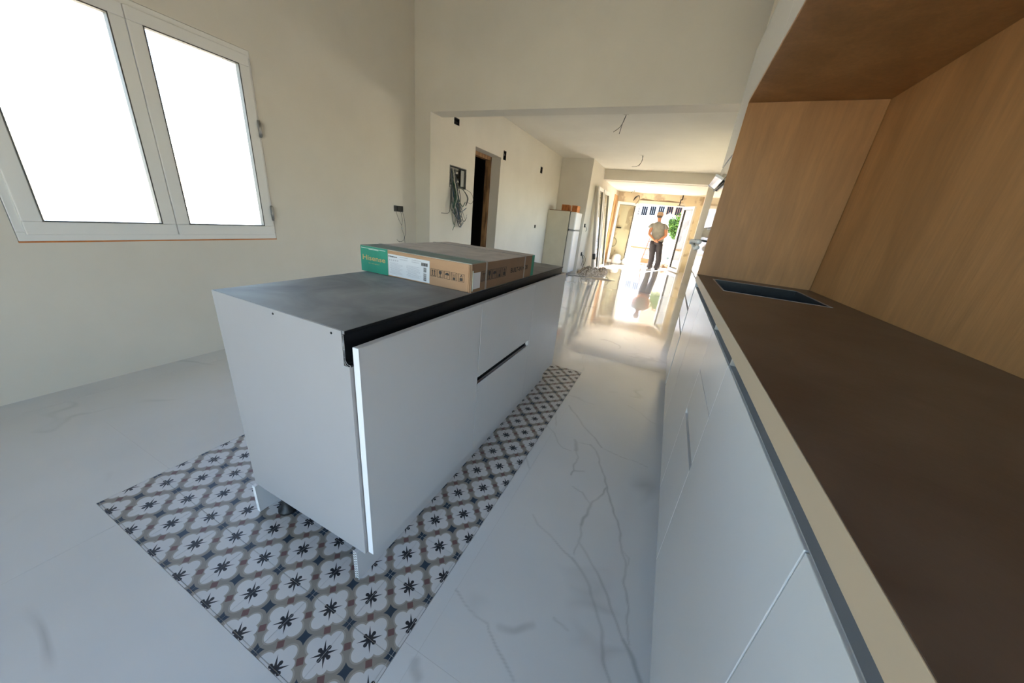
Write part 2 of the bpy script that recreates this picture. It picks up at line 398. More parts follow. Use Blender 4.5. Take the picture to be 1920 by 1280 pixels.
# ------------------------------------------------------------------ floor
floor = struct('floor', MB().box(-2.95, .82, YB, 12.9, -.12, -.0125, slab_under))
lawn = mat('dry_yard', (.47, .43, .35), .95, var=(.52, .48, .40), scale=2)
ground = struct('ground', MB().box(-30, 30, -30, YB - .2, -.25, -.05, lawn).box(-30, XL - .3, YB - .2, 12.9, -.25, -.05, lawn).box(1.1, 30, YB - .2, 12.9, -.25, -.05, mat('side_yard', (.20, .18, .13), .95)).box(-30, 30, 12.9, 60, -.25, -.03, terrace_m))
VEINS = [(2.5,[(-0.371,2.006),(-0.273,1.879),(-0.219,1.818),(-0.118,1.709),(-0.081,1.67)]),(1.2,[(-0.081,1.67),(-0.006,1.647),(0.084,1.648),(0.172,1.642)]),(1.2,[(-0.207,1.643),(-0.141,1.654)]),(3,[(-0.141,1.654),(-0.116,1.631),(-0.081,1.572)]),(2,[(-0.081,1.572),(-0.047,1.489),(-0.016,1.413),(0.003,1.374),(0.018,1.312),(0.028,1.289),(0.077,1.195),(0.11,1.08),(0.133,1.008),(0.139,0.941),(0.155,0.876)]),(1.5,[(0.155,0.876),(0.165,0.815),(0.174,0.756)]),(1.5,[(0.111,1.073),(0.144,1.046),(0.133,1.008)]),(2,[(0.003,1.374),(-0.027,1.28),(-0.049,1.218)]),(3,[(-0.046,1.227),(-0.052,1.197),(-0.059,1.093)]),(2,[(-0.059,1.093),(-0.05,1.01),(0.006,0.968),(0.041,0.927),(0.077,0.874),(0.108,0.831),(0.138,0.787),(0.155,0.758)]),(3,[(0.155,0.758),(0.189,0.72),(0.216,0.674)]),(1.5,[(-0.05,1.01),(-0.052,0.952)]),(1.6,[(-0.257,1.038),(-0.22,1.008),(-0.16,0.982),(-0.103,0.952),(-0.058,0.932)]),(2.4,[(-0.058,0.932),(-0.005,0.896),(0.029,0.864),(0.048,0.832),(0.068,0.794),(0.094,0.733),(0.113,0.673),(0.135,0.631)]),(5,[(-0.233,1.644),(-0.203,1.56)]),(2,[(-0.203,1.56),(-0.179,1.511),(-0.187,1.446),(-0.172,1.399),(-0.181,1.359)]),(2,[(-0.172,1.399),(-0.124,1.421)]),(1.3,[(-0.421,1.691),(-0.366,1.642),(-0.314,1.575),(-0.273,1.541),(-0.224,1.539)]),(1.3,[(-0.42,1.873),(-0.399,1.774),(-0.374,1.722)]),(1.3,[(-0.151,1.291),(-0.097,1.273),(-0.051,1.227)]),(1.4,[(-0.373,0.63),(-0.328,0.607),(-0.259,0.596),(-0.231,0.593)]),(1.6,[(-0.231,0.593),(-0.224,0.578),(-0.189,0.558),(-0.153,0.542),(-0.108,0.508)]),(5,[(-0.193,0.604),(-0.151,0.619),(-0.112,0.655)]),(5,[(-0.372,0.422),(-0.361,0.407),(-0.336,0.394)]),(1.4,[(-0.005,2.256),(0.092,2.205),(0.163,2.123),(0.194,2.116)]),(1.5,[(-0.053,0.711),(-0.001,0.695)]),(2,[(-0.427,1.357),(-0.376,1.294)])]
MX0, MX1, MY0, MY1 = TX - 7 * TS, -0.4275, 0.226, 2.594
def vein_grid(x0, x1, y0, y1, name):
    """top sheet of one slab, with the slab's own veins stored per vertex"""
    def axis(a, b, lo, hi, st):
        g = [a]; lo, hi = max(a, lo), min(b, hi)
        if hi > lo: g += list(np.arange(lo, hi, st)) + [hi]
        g += [b]; return np.unique(np.round(np.array(g), 5))
    xs = axis(x0, x1, -.43, .26, .0045); ys = axis(y0, y1, .33, 2.3, .0055)
    gx, gy = np.meshgrid(xs, ys); px = gx.ravel(); py = gy.ravel()
    wx = px + .0035 * np.sin(py * 47 + px * 9) + .0016 * np.sin(py * 113 + px * 17)
    wy = py + .003 * np.sin(px * 53 + py * 7)
    val = np.zeros(len(px))
    for w_, pts in VEINS:
        for (ax, ay), (bx, by) in zip(pts[:-1], pts[1:]):
            dx, dy = bx - ax, by - ay; t = np.clip(((wx - ax) * dx + (wy - ay) * dy) / (dx * dx + dy * dy), 0, 1)
            d = np.hypot(wx - ax - t * dx, wy - ay - t * dy); hw = w_ * .0021
            st = (.55 + .45 * np.sin(px * 37 + py * 23 + w_)) * .5 + .5
            val = np.maximum(val, np.clip(1.3 - d / (hw * 1.15), 0, 1) * st * (0.55 if w_ >= 5 else 0.8 if w_ >= 2 else .6))
    nx, ny = len(xs), len(ys); n = nx * ny
    top = np.stack([px, py, np.zeros(n)], 1)
    i = np.arange(nx - 1)[None, :] + (np.arange(ny - 1) * nx)[:, None]; i = i.ravel()
    quads = np.stack([i, i + 1, i + 1 + nx, i + nx], 1)
    bot = np.array([[x0, y0, -.012], [x1, y0, -.012], [x1, y1, -.012], [x0, y1, -.012]])
    vs = np.concatenate([top, bot]); c = [0, nx - 1, n - 1, n - nx]
    sides = []
    edge_b = list(range(0, nx)); edge_t = list(range(n - nx, n)); edge_l = list(range(0, n, nx)); edge_r = list(range(nx - 1, n, nx))
    faces = quads.tolist()
    faces += [[n + 1, n] + edge_b, [n, n + 3] + edge_l[::-1], [n + 2, n + 1] + edge_r, [n + 3, n + 2] + edge_t[::-1], [n, n + 1, n + 2, n + 3]]
    me = bpy.data.meshes.new(name); me.from_pydata(vs.tolist(), [], faces)
    a = me.attributes.new('vein', 'FLOAT', 'POINT'); a.data.foreach_set('value', np.concatenate([val, np.zeros(4)]).astype(np.float32))
    me.materials.append(marble)
    o = bpy.data.objects.new(name, me); COL.objects.link(o); o.parent = floor
    return o
J = .0004
xs_ = [-2.95, -2.775, -1.575, -0.375, 0.82]; ys_ = [YB, .44, 3.05, 5.66, 8.27, 10.88, 12.9]
for ix in range(len(xs_) - 1):
    for iy in range(len(ys_) - 1):
        x0, x1, y0, y1 = xs_[ix] + J, xs_[ix + 1] - J, ys_[iy] + J, ys_[iy + 1] - J
        rects = [(x0, x1, y0, y1)]
        if x0 < MX1 and x1 > MX0 and y0 < MY1 and y1 > MY0:
            rects = []
            ya, yb_ = max(y0, MY0 - J), min(y1, MY1 + J)
            if y0 < ya: rects.append((x0, x1, y0, ya))
            if yb_ < y1: rects.append((x0, x1, yb_, y1))
            if x0 < MX0 - J: rects.append((x0, min(x1, MX0 - J), ya, yb_))
            if x1 > MX1 + J: rects.append((max(x0, MX1 + .0015), x1, ya, yb_))
        if any(r[1] > -.43 and r[0] < .3 and r[3] > .3 and r[2] < 2.4 for r in rects) and len(rects) == 1:
            vein_grid(*rects[0], 'slab'); continue
        for r in rects:
            if r[1] - r[0] > .3 or r[1] < -.5:
                mb = MB(); mb.box(r[0], r[1], r[2], r[3], -.012, 0, marble); mb.build('slab', parent=floor)
            else: vein_grid(*r, 'slab')
jl = MB()
for x in xs_[1:4]:
    for (a, b) in ((YB, MY0), (MY1, 12.9)) if x == -1.575 else ((YB, 12.9),): jl.box(x - J * .98, x + J * .98, a, b, -.0124, -.0004, grout_m)
for y in ys_[1:-1]:
    for (a, b) in ((-2.95, MX0), (MX1, .82)) if MY0 < y < MY1 else ((-2.95, .82),): jl.box(a, b, y - J * .98, y + J * .98, -.0124, -.0005, grout_m)
jl.build('joint_lines', parent=floor)['kind'] = 'stuff'
gr = MB().box(MX0, MX1, MY0, MY1, -.012, -.0012, grout_m).build('grout_bed', parent=floor)
tile_mesh = None
cols = [(TX + i * TS, TX + (i + 1) * TS) for i in range(-7, 1)]; cols.append((TX + TS, MX1))
rows = [(MY0, TY - TS)] + [(TY + j * TS, TY + (j + 1) * TS) for j in range(-1, 13)] + [(TY + 13 * TS, MY1)]
shared = {}
for (a, b) in cols:
    for (c, d) in rows:
        g = .0008; key = (round(b - a, 4), round(d - c, 4))
        if key not in shared:
            mb = MB(); mb.box(0, b - a - 2 * g, 0, d - c - 2 * g, -.010, 0, mosaic); o = mb.build('tile', parent=floor); shared[key] = o.data
        else:
            o = bpy.data.objects.new('tile', shared[key]); COL.objects.link(o); o.parent = floor
        o.location = (a + g, c + g, random.uniform(-.0004, .0002))

# ------------------------------------------------------------------ kitchen window, added glazed door behind, patio door, inner doorway
def frame_mb(mb, axis, p0, p1, u0, u1, z0, z1, w, m):
    for r in ((u0, u1, z0, z0 + w), (u0, u1, z1 - w, z1), (u0, u0 + w, z0 + w, z1 - w), (u1 - w, u1, z0 + w, z1 - w)):
        if axis == 'x': mb.box(p0, p1, r[0], r[1], r[2], r[3], m)
        else: mb.box(r[0], r[1], p0, p1, r[2], r[3], m)
    return mb
# unseen window added to the second room for daylight, behind the tall cabinet
w2 = struct('added_window', frame_mb(MB(), 'x', X2R + .08, X2R + .14, 6.202, 9.198, 1.002, 2.198, .05, pvc))
for a in (6.25, 7.22, 8.19):
    sh = frame_mb(MB(), 'x', X2R + .09, X2R + .15, a, a + .96, 1.05, 2.15, .06, pvc).build('sash', parent=w2)
    MB().box(X2R + .115, X2R + .121, a + .06, a + .90, 1.11, 2.09, glass).build('pane', parent=sh)
wo = struct('window_1', frame_mb(MB(), 'x', XL - .06, XL + .004, WIN[0] + .002, WIN[1] - .002, WIN[2] + .002, WIN[3] - .002, .045, pvc), bevel=.003)
for (a, b) in ((WIN[0] + .03, (WIN[0] + WIN[1]) / 2 - .002), ((WIN[0] + WIN[1]) / 2 + .002, WIN[1] - .022)):
    sh = frame_mb(MB(), 'x', XL - .04, XL + .022, a, b, WIN[2] + .035, WIN[3] - .035, .065, pvc).build('sash', parent=wo, bevel=.004)
    frame_mb(MB(), 'x', XL - .012, XL + .0225, a + .064, b - .064, WIN[2] + .099, WIN[3] - .099, .006, pvc_dark).build('gasket', parent=sh)
    MB().box(XL - .012, XL - .006, a + .06, b - .06, WIN[2] + .095, WIN[3] - .095, glass).build('pane', parent=sh)
for z in (1.02, 1.60):
    h = MB(); h.cyl((XL + .028, 1.722, z - .055), (XL + .028, 1.722, z + .055), .009, hinge_m, 10).box(XL + .004, XL + .024, 1.716, 1.74, z - .045, z + .045, hinge_m)
    h.build('hinge', parent=wo, label='metal hinge')
struct('trim_2', MB().box(XL - .02, XL + .002, WIN[0], WIN[1], WIN[2] - .006, WIN[2] + .002, terracotta))
# unseen glazed door added behind the viewpoint to let daylight in
gd = struct('added_door', frame_mb(MB(), 'y', YB - .12, YB - .06, -1.348, .748, 0.001, 2.198, .05, pvc))
for a in (-1.30, -.29):
    lf = frame_mb(MB(), 'y', YB - .11, YB - .065, a, a + .99, .05, 2.15, .06, pvc).build('door_leaf', parent=gd)
    MB().box(a + .06, a + .93, YB - .09, YB - .084, .11, 2.09, glass).build('pane', parent=lf)
# inner doorway: raw wooden frame
dw = MB(); xa, xb = X2 - .25, X2 - .17
dw.box(xa, xb, 5.262 - .055, 5.262, 0, 2.047, wood).box(xa, xb, 4.478, 4.478 + .055, 0, 2.047, wood).box(xa, xb, 4.533, 5.207, 2.047 - .055, 2.047, wood)
d1 = struct('door_1', dw)
# patio door
pd = MB(); frame_mb(pd, 'y', 12.66, 12.72, OP[0], OP[1], 0, OP[3], .045, pvc)
pd.box(OP[0], OP[1], 12.60, 12.66, OP[3] - .02, OP[3] + .075, mat('shutter_box', (.78, .70, .56), .7))
d2 = struct('door_2', pd)
def leaf(hx, hy, ang, label):
    """inward-opening glazed leaf hinged at (hx, hy); ang is the direction it points"""
    L, H = .715, 2.0; d = Vector((math.cos(ang), math.sin(ang), 0)); n = Vector((-d.y, d.x, 0)) * .03; o = Vector((hx, hy, .02))
    mb = MB(); w_ = .085
    def bar(u0, u1, z0, z1, m, t=1.0, mb=mb): mb.obox(o + d * ((u0 + u1) / 2) + Vector((0, 0, (z0 + z1) / 2)), d * ((u1 - u0) / 2), n * t, (0, 0, (z1 - z0) / 2), m)
    bar(0, L, 0, w_ + .02, pvc); bar(0, L, H - w_, H, pvc); bar(0, w_, w_ + .02, H - w_, pvc); bar(L - w_, L, w_ + .02, H - w_, pvc)
    lf = mb.build('door_leaf', parent=d2, label=label, bevel=.004)
    g = MB(); bar(w_ - .01, L - w_ + .01, w_ + .01, H - w_ + .01, glass, .15, g); g.build('pane', parent=lf)
    g = MB()
    for r in ((w_, L - w_, w_ + .02, w_ + .03), (w_, L - w_, H - w_ - .01, H - w_), (w_, w_ + .01, w_ + .02, H - w_), (L - w_ - .01, L - w_, w_ + .02, H - w_)): bar(*r, pvc_dark, 1.05, g)
    g.build('gasket', parent=lf)
leaf(-1.30, 12.58, math.radians(180 + 28), None)
leaf(.125, 12.58, math.radians(-66), None)

# ------------------------------------------------------------------ island
IY = [0.522, 1.127, 1.726, 2.3227]; XI = -.6256; IZB, IZF, IZT = .129, .848, .888
XB, XW = -1.2253, -.661
def island_unit(k, label):
    y0, y1 = IY[k], IY[k + 1]; base = (-.93, (y0 + y1) / 2, IZB)
    t = thing('island_cabinet', base, label, 'cabinet', 'island cabinets')
    a = y0 + (.008 if k == 0 else 0); c = MB(base)
    c.prism([(XB, IZB), (-.649, IZB), (-.649, .797), (-.666, .797), (-.666, .8785), (XB, .8785)], 'y', a + .0005, y1 - .0005, carcass_m)
    c.build('carcass', t)
    return t, base
c1, b1 = island_unit(0, 'island cabinet nearest the viewer with one plain grey-white door and an end panel')
MB(b1).box(-.645, XI, IY[0], IY[1] - .0012, IZB, IZF, white_lam).build('door', c1, bevel=.0015)
MB(b1).box(-.6456, XI + .0004, IY[0] - .0008, IY[0] - .0001, IZB + .001, IZF - .001, white_edge).build('pale_edge', c1, label='bright white edge of the door')
ep = MB(b1)
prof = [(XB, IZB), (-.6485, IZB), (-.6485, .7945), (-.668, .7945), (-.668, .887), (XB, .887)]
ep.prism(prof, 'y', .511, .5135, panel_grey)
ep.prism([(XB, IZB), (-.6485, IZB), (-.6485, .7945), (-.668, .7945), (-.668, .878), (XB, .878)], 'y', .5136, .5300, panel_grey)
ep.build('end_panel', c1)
for (x, z) in ((-.931, .881 - .006), (-.703, .880 - .006)): MB(b1).cyl((x, .5098, z), (x, .5115, z), .0032, dark_hole, 8).build('screw_hole', c1)  # dark discs stand in for the shade inside the screw holes
for (x, y) in ((-1.135, .560), (-.74, .59), (-1.12, 1.07), (-.72, 1.07)):
    f = MB(b1); f.tube([(x, y, 0.001), (x, y, .012), (x, y, .02), (x, y, .05), (x, y, .115), (x, y, IZB)], .02, blackp, 14, rs=[.034, .034, .022, .018, .018, .034]); f.build('foot', c1, label='black adjustable foot')
c2, b2 = island_unit(1, 'middle island cabinet with two deep drawers split by a black grip gap')
dz = [(IZB, .481), (.513, IZF)]
d_low = MB(b2).prism([(-.645, dz[0][0]), (XI, dz[0][0]), (XI, dz[0][1]), (-.645, dz[0][1] - .018)], 'y', IY[1] + .0012, IY[2] - .0012, white_lam).build('drawer', c2)
MB(b2).box(-.645, XI, IY[1] + .0012, IY[2] - .0012, dz[1][0], dz[1][1], white_lam).build('drawer', c2, bevel=.001)
MB(b2).box(-.649, -.643, IY[1] + .003, IY[2] - .016, .478, .514, black_al).build('grip_channel', c2, label='black grip channel')
MB(b2).box(-.645, XI - .001, IY[2] - .014, IY[2] - .0013, .4815, .5125, white_edge).build('channel_cap', c2, label='white end cap of the grip channel')
c3, b3 = island_unit(2, 'far island cabinet with one plain door beside the marble floor')
MB(b3).box(-.645, XI, IY[2] + .0012, IY[3], IZB, IZF, white_lam).build('door', c3, bevel=.0015)
# channel between worktop and fronts
chb = (-.655, .51, .79)
ch = thing('grip_channel_rail', chb, 'long black aluminium channel under the front edge of the grey island top', 'rail')
pr = [(-.6655, .8775), (-.6655, .806), (-.661, .7985), (-.655, .7955), (-.6455, .7955), (-.6455, .8005), (-.654, .8010), (-.6585, .8045), (-.6615, .811), (-.6615, .8775)]
MB(chb).prism(pr, 'y', .512, 2.322, black_al).build('profile', ch)
e = MB(chb)
for i in range(len(pr)):
    a, b = Vector((pr[i][0], .5112, pr[i][1])), Vector((pr[(i + 1) % len(pr)][0], .5112, pr[(i + 1) % len(pr)][1]))
    e.cyl(a, b, .0007, alu, 5)
e.cyl((-.6655, .5112, .84), (-.6615, .5112, .84), .0007, alu, 5); e.cyl((-.6655, .5112, .818), (-.6615, .5112, .818), .0007, alu, 5)
e.build('cut_end', ch, label='bare aluminium cut end')
it = MB((-.94, 1.42, .879)); it.box(XB, XW, .5138, 2.3325, .8790, IZT, concrete)
itw = it.build('island_worktop', label='thin dark grey concrete-look worktop lying on the island, dusty', cat='worktop', bevel=.001)
MB((-.94, 1.42, .879)).box(XW + .0002, XW + .0015, .514, 2.3325, .8792, IZT - .0004, black_al).build('front_edge', itw)
# plinths
p1 = MB((-.685, 1.4, 0)); p1.box(-.692, -.676, .5000, 2.28, .0005, .127, white_lam)
pl1 = p1.build('plinth_board', label='grey-white plinth board with open honeycomb end under the island front', cat='plinth')
MB((-.685, 1.4, 0)).box(-.6905, -.6775, .4992, .4999, .001, .126, pvc_dark).build('core_shade_panel', pl1, label='dark panel for the shade in the hollow core')  # dark sheet stands in for the shade inside the open core
hc = MB((-.685, 1.4, 0))
for i in range(11):
    z = .006 + i * .0115
    hc.cyl((-.691, .4995, z), (-.677, .4995, z + .0055), .0011, white_edge, 5); hc.cyl((-.677, .4995, z + .0055), (-.691, .4995, z + .0115), .0011, white_edge, 5)
hc.box(-.692, -.6905, .499, .500, .001, .127, white_edge); hc.box(-.6775, -.676, .499, .500, .001, .127, white_edge)
hc.build('honeycomb_core', pl1, label='white honeycomb core')
p2 = MB((-1.21, 1.4, 0)); p2.box(-1.228, -1.212, .500, 2.28, .0005, .127, white_lam)
pl2 = p2.build('plinth_board', label='plinth board at the wall side of the island, seen past the black foot', cat='plinth')
MB((-1.21, 1.4, 0)).box(-1.2285, -1.2115, .499, .500, .001, .127, white_edge).build('pale_edge', pl2, label='bright white sawn edge')

# ------------------------------------------------------------------ carton on the island
cb = (-.96, 1.42, IZT); CX0, CX1, CY0, CY1, CZ0, CZ1 = -1.247, -.663, 1.09, 1.75, IZT + .0008, 1.0
car = thing('carton', cb, 'brown cardboard appliance carton with green printed corner lying on the island', 'box')
MB(cb).box(CX0, CX1 - .014, CY0 + .001, CY1, CZ0, CZ1 - .001, cardboard).build('body', car, bevel=.003)
MB(cb).box(CX1 - .0125, CX1 - .009, CY0 + .002, CY1 - .002, CZ0, CZ1 - .003, cardboard).build('flap', car)
MB(cb).box(CX1 - .0075, CX1, CY0 + .003, CY1 - .001, CZ0, CZ1, mat('cardboard_shade', (.27, .17, .105), .85, var=(.24, .15, .09), scale=9)).build('side_flap', car, label='outer side flap with shade put into its colour')  # shaded side painted as a darker copy of the cardboard
top = MB(cb).box(CX0 + .001, CX1 - .001, CY0 + .001, CY1 - .001, CZ1 - .001, CZ1 + .0018, dusty_card).build('lid', car, label='dusty lid')
MB(cb).box(CX0, CX1 - .001, CY0 + .0005, 1.212, CZ1 + .0008, CZ1 + .0028, dusty_green).build('lid_print', top, label='dusty green printed band on the lid')
gp = MB(cb); gp.box(CX0 - .0006, -1.088, CY0 + .0002, CY0 + .0009, CZ0 + .001, CZ1 + .0005, green_print)
gp.build('front_print', car, label='green printed end')
MB(cb).box(CX1, CX1 + .0006, 1.712, CY1 - .002, CZ0 + .001, CZ1, green_print).build('side_print', car, label='green band at the far end')
lab = MB(cb).box(-1.085, -.863, CY0 - .0008, CY0 + .0008, .894, .985, paper).build('paper_label', car, label='white shipping label with small print and barcodes')
FX, FU = (1, 0, 0), (0, 0, 1)
text_mesh('Hisense', 'lettering', (-1.236, CY0 - .0002, .941), FX, FU, .022, .134, gold_ink, car, cb, bold=.02, label='large gold lettering on green')
text_mesh('life reimagined', 'lettering', (-1.201, CY0 - .0002, .9255), FX, FU, .006, .063, gold_ink, car, cb, label='small gold line of lettering')
text_mesh('Hisense', 'lettering', (-1.082, CY0 - .0012, .973), FX, FU, .0065, .048, ink, lab, cb, bold=.03)
sm = MB(cb); random.seed(3)
def dash(x0, x1, z, h, m=pale_ink): sm.box(x0, x1, CY0 - .0014, CY0 - .0006, z, z + h, m)
for (x0, x1, z) in ((-1.02, -.975, .977), (-1.02, -.978, .968), (-.955, -.905, .975), (-.955, -.915, .967)): 
    x = x0
    while x < x1:
        wd = random.uniform(.002, .006); dash(x, min(x + wd, x1), z, .003); x += wd + .0015
for k in range(5):
    x = -1.078 + k * .011; dash(x, x + .006, .958, .006)
for r in range(11):
    z = .949 - r * .0045
    for (a, b) in ((-1.078, -1.0), (-.985, -.90)):
        x = a + random.uniform(0, .01); e_ = b - random.uniform(0, .03)
        while x < e_:
            wd = random.uniform(.002, .008); dash(x, min(x + wd, e_), z, .0016); x += wd + .0018
sm.build('small_print', lab)
bc = MB(cb)
def bars(x0, x1, z0, z1, vert=True):
    q = x0 if vert else z0
    while q < (x1 if vert else z1):
        wd = random.choice((.0008, .0012, .0022))
        if vert: bc.box(q, min(q + wd, x1), CY0 - .0014, CY0 - .0006, z0, z1, ink)
        else: bc.box(x0, x1, CY0 - .0014, CY0 - .0006, q, min(q + wd, z1), ink)
        q += wd + random.choice((.0008, .0014))
bars(-.905, -.872, .960, .973); bars(-.893, -.879, .936, .954, False); bars(-.893, -.879, .900, .930, False)
bc.build('barcodes', lab)
def symbols(org, r, u, n, pitch, w_, h, parent, m=ink):
    """five framed handling marks printed on a carton face"""
    org, r, u = Vector(org), Vector(r), Vector(u); nn = r.cross(u) * .0005
    mb = MB(cb)
    def rect(i, a0, a1, b0, b1):
        c = org + r * (i * pitch) + r * ((a0 + a1) / 2 * w_) + u * ((b0 + b1) / 2 * h)
        mb.obox(c, r * ((a1 - a0) / 2 * w_), u * ((b1 - b0) / 2 * h), nn, m)
    def poly(i, pts):
        P = [org + r * (i * pitch + a * w_) + u * (b * h) for a, b in pts]; k = len(P)
        vs = [q + nn for q in P] + [q - nn for q in P]
        mb.add(vs, [list(range(k)), list(range(k, 2 * k))[::-1]] + [(j, (j + 1) % k, k + (j + 1) % k, k + j) for j in range(k)], m)
    for i in range(n):
        t = .035
        rect(i, 0, 1, 0, t); rect(i, 0, 1, 1 - t, 1); rect(i, 0, t, 0, 1); rect(i, 1 - t, 1, 0, 1)
        if i == 0:
            rect(i, .1, .9, .1, .15)
            for c in (.32, .68): rect(i, c - .05, c + .05, .18, .7); poly(i, [(c - .14, .68), (c + .14, .68), (c, .9)])
        if i == 1: poly(i, [(.28, .88), (.26, .6), (.42, .42), (.58, .42), (.74, .6), (.72, .88)]); rect(i, .47, .53, .12, .42); rect(i, .3, .7, .08, .13)
        if i == 2: poly(i, [(.15, .5)] + [(.5 - .35 * math.cos(q), .5 + .3 * math.sin(q)) for q in [.3, .7, 1.1, 1.57, 2.0, 2.4, 2.8]] + [(.85, .5)]); rect(i, .48, .52, .15, .5); rect(i, .42, .52, .12, .16)
        if i == 3:
            rect(i, .28, .72, .08, .38)
            for b in (.48, .6, .72): rect(i, .28, .72, b, b + .025)
            rect(i, .28, .31, .38, .9); rect(i, .69, .72, .38, .9)
        if i == 4: rect(i, .25, .75, .1, .5); poly(i, [(.3, .62), (.45, .58), (.62, .85), (.5, .9)]); poly(i, [(.55, .62), (.7, .6), (.8, .75)])
    return mb.build('handling_marks', parent, label='row of five printed handling marks')
symbols((-.857, CY0 - .0002, .926), FX, FU, 5, .0335, .0275, .031, car)
symbols((CX1 + .0006, 1.168, .925), (0, 1, 0), FU, 5, .047, .039, .042, car)
MB(cb).box(CX1, CX1 + .0008, 1.103, 1.158, .902, .966, paper).build('side_label', car, label='small white sticker')
for r in ((CX1, CX1 + .0012, 1.098, 1.103, .895, .975), (CX0 + .005, -1.10, CY0 - .001, CY0, .9915, .9935), (CX0 + .05, -1.14, CY0 - .001, CY0, .988, .990)): MB(cb).box(*r, tape).build('tape_scrap', car, label='scrap of pale tape')
text_mesh('BUILT-IN HOB', 'lettering', (CX1 + .0004, 1.447, .932), (0, 1, 0), FU, .023, .21, mat('black_ink', (.015, .013, .012), .8), car, cb, bold=.022, label='printed black capitals on the side')
for y in (1.205, 1.612):
    s_ = MB(cb); s_.box(CX1 + .0008, CX1 + .0022, y - .006, y + .006, CZ0, CZ1 + .004, strap_m).box(CX0, CX1 + .002, y - .006, y + .006, CZ1 + .0029, CZ1 + .0042, strap_m).box(CX0 - .0015, CX0 - .0003, y - .006, y + .006, CZ0, CZ1 + .004, strap_m)
    s_.build('strap', car, label='grey packing strap')

# ------------------------------------------------------------------ wall run on the right
XC = .2148; FT = .019
fronts = []
def base_unit(name, y0, y1, label, rows, front_m=white_gloss, kind='door', zt=.872):
    b = (.5, (y0 + y1) / 2, .12); t = thing(name, b, label, 'cabinet', 'base units of the wall run')
    MB(b).box(XC + FT + .001, XR - .005, y0 + .0005, y1 - .0005, .12, zt, carcass_m).build('carcass', t)
    for (z0, z1) in rows:
        MB(b).box(XC, XC + FT, y0 + .0014, y1 - .0014, z0, z1, front_m).build(kind, t, bevel=.0012)
    for i in range(len(rows) - 1):
        g0, g1 = rows[i][1], rows[i + 1][0]
        if g1 - g0 > .01: MB(b).box(XC + FT - .004, XC + FT + .0006, y0 + .004, y1 - .004, g0, g1, black_al if name != 'drawer_cabinet' else grey_al).build('grip_channel', t, label='recessed grip channel')
    MB(b).box(XC + .008, XC + FT - .002, y1 - .0013, y1 + .0013, rows[0][0], rows[-1][1], white_edge).build('pale_edge', t)  # pale strip in the seam painted as the edge highlight
    return t
base_unit('base_cabinet', -.82, -.215, 'white base cabinet beside the viewer at the near end of the wall run', [(.12, .872)])
base_unit('base_cabinet', -.215, .385, 'white base cabinet door next to the camera under the brown worktop', [(.12, .872)])
base_unit('base_cabinet', .385, .98, 'wide plain white base cabinet door just before the three-drawer unit', [(.12, .872)])
base_unit('drawer_cabinet', .98, 1.36, 'narrow white unit with three drawers and a grey grip gap', [(.12, .515), (.540, .7085), (.7115, .872)], kind='drawer')
base_unit('base_cabinet', 1.36, 1.96, 'plain white base cabinet beyond the three-drawer unit', [(.12, .872)], zt=.758)
base_unit('base_cabinet', 1.96, 2.50, 'white base cabinet under the black sink', [(.12, .872)], zt=.758)
b = (.5, -.8, 0)
MB((.5, 1.2, 0)).box(XC + .05, XC + .066, -.82, 3.19, .0005, .1195, white_gloss).build('plinth_board', label='long white plinth board under the wall cabinets', cat='plinth')
g = MB((.24, 1.0, .872)); g.box(XC + .0195, XC + .0225, -.82, 2.49, .8725, .9135, grey_al).box(XC + .004, XC + .0195, -.82, 2.49, .8725, .8745, grey_al)
gc = g.build('grip_channel_rail', label='grey aluminium channel between the white fronts and brown worktop', cat='rail')
for y in (.98, 1.36): MB((.24, 1.0, .872)).box(XC + .003, XC + .0195, y - .0007, y + .0007, .8746, .913, alu).build('joint_clip', gc, label='bright joint')
# worktop with sink cut-out
wb = (.5, .8, .914); x0, x1, y0, y1, z0, z1 = .204, XR - .001, -.82, 2.498, .914, .9545
SX0, SX1, SY0, SY1 = .283, .70, 1.865, 2.335
wt = MB(wb); wt.box(x0, x1, y0, SY0, z0, z1, brown_top).box(x0, x1, SY1, y1, z0, z1, brown_top).box(x0, SX0, SY0, SY1, z0, z1, brown_top).box(SX1, x1, SY0, SY1, z0, z1, brown_top)
wt_o = wt.build('wall_worktop', label='thick dark brown worktop with tan front edge under the oak panel', cat='worktop')
MB(wb).box(x0 - .0016, x0, y0, y1, z0, z1 - .0006, tan_edge).build('front_edge', wt_o, label='tan front edge', bevel=.0006)
sb = (.49, 2.1, .76); s_ = thing('sink', sb, 'black rectangular sink set into the brown worktop by the oak panel', 'sink')
q = MB(sb); t_ = .006
q.box(SX0 + .001, SX1 - .001, SY0 + .001, SY1 - .001, .760, .766, sink_m).box(SX0 + .001, SX0 + .007, SY0 + .001, SY1 - .001, .766, .9535, sink_m).box(SX1 - .007, SX1 - .001, SY0 + .001, SY1 - .001, .766, .9535, sink_m).box(SX0 + .007, SX1 - .007, SY0 + .001, SY0 + .007, .766, .9535, sink_m).box(SX0 + .007, SX1 - .007, SY1 - .007, SY1 - .001, .766, .9535, sink_m)
q.build('bowl', s_)
frame_mb(MB(sb), 'z', 0, 0, 0, 0, 0, 0, 0, sink_m) if 0 else None
rim = MB(sb)
for r in ((SX0 - .003, SX1 + .003, SY0 - .003, SY0 + .003), (SX0 - .003, SX1 + .003, SY1 - .003, SY1 + .003), (SX0 - .003, SX0 + .003, SY0 + .003, SY1 - .003), (SX1 - .003, SX1 + .003, SY0 + .003, SY1 - .003)): rim.box(r[0], r[1], r[2], r[3], .9546, .9556, grey_al)
rim.build('rim', s_, label='thin grey rim')
MB(sb).tube([(.49, 2.1, .7661), (.49, 2.1, .769)], .045, alu, 20).build('drain', s_)
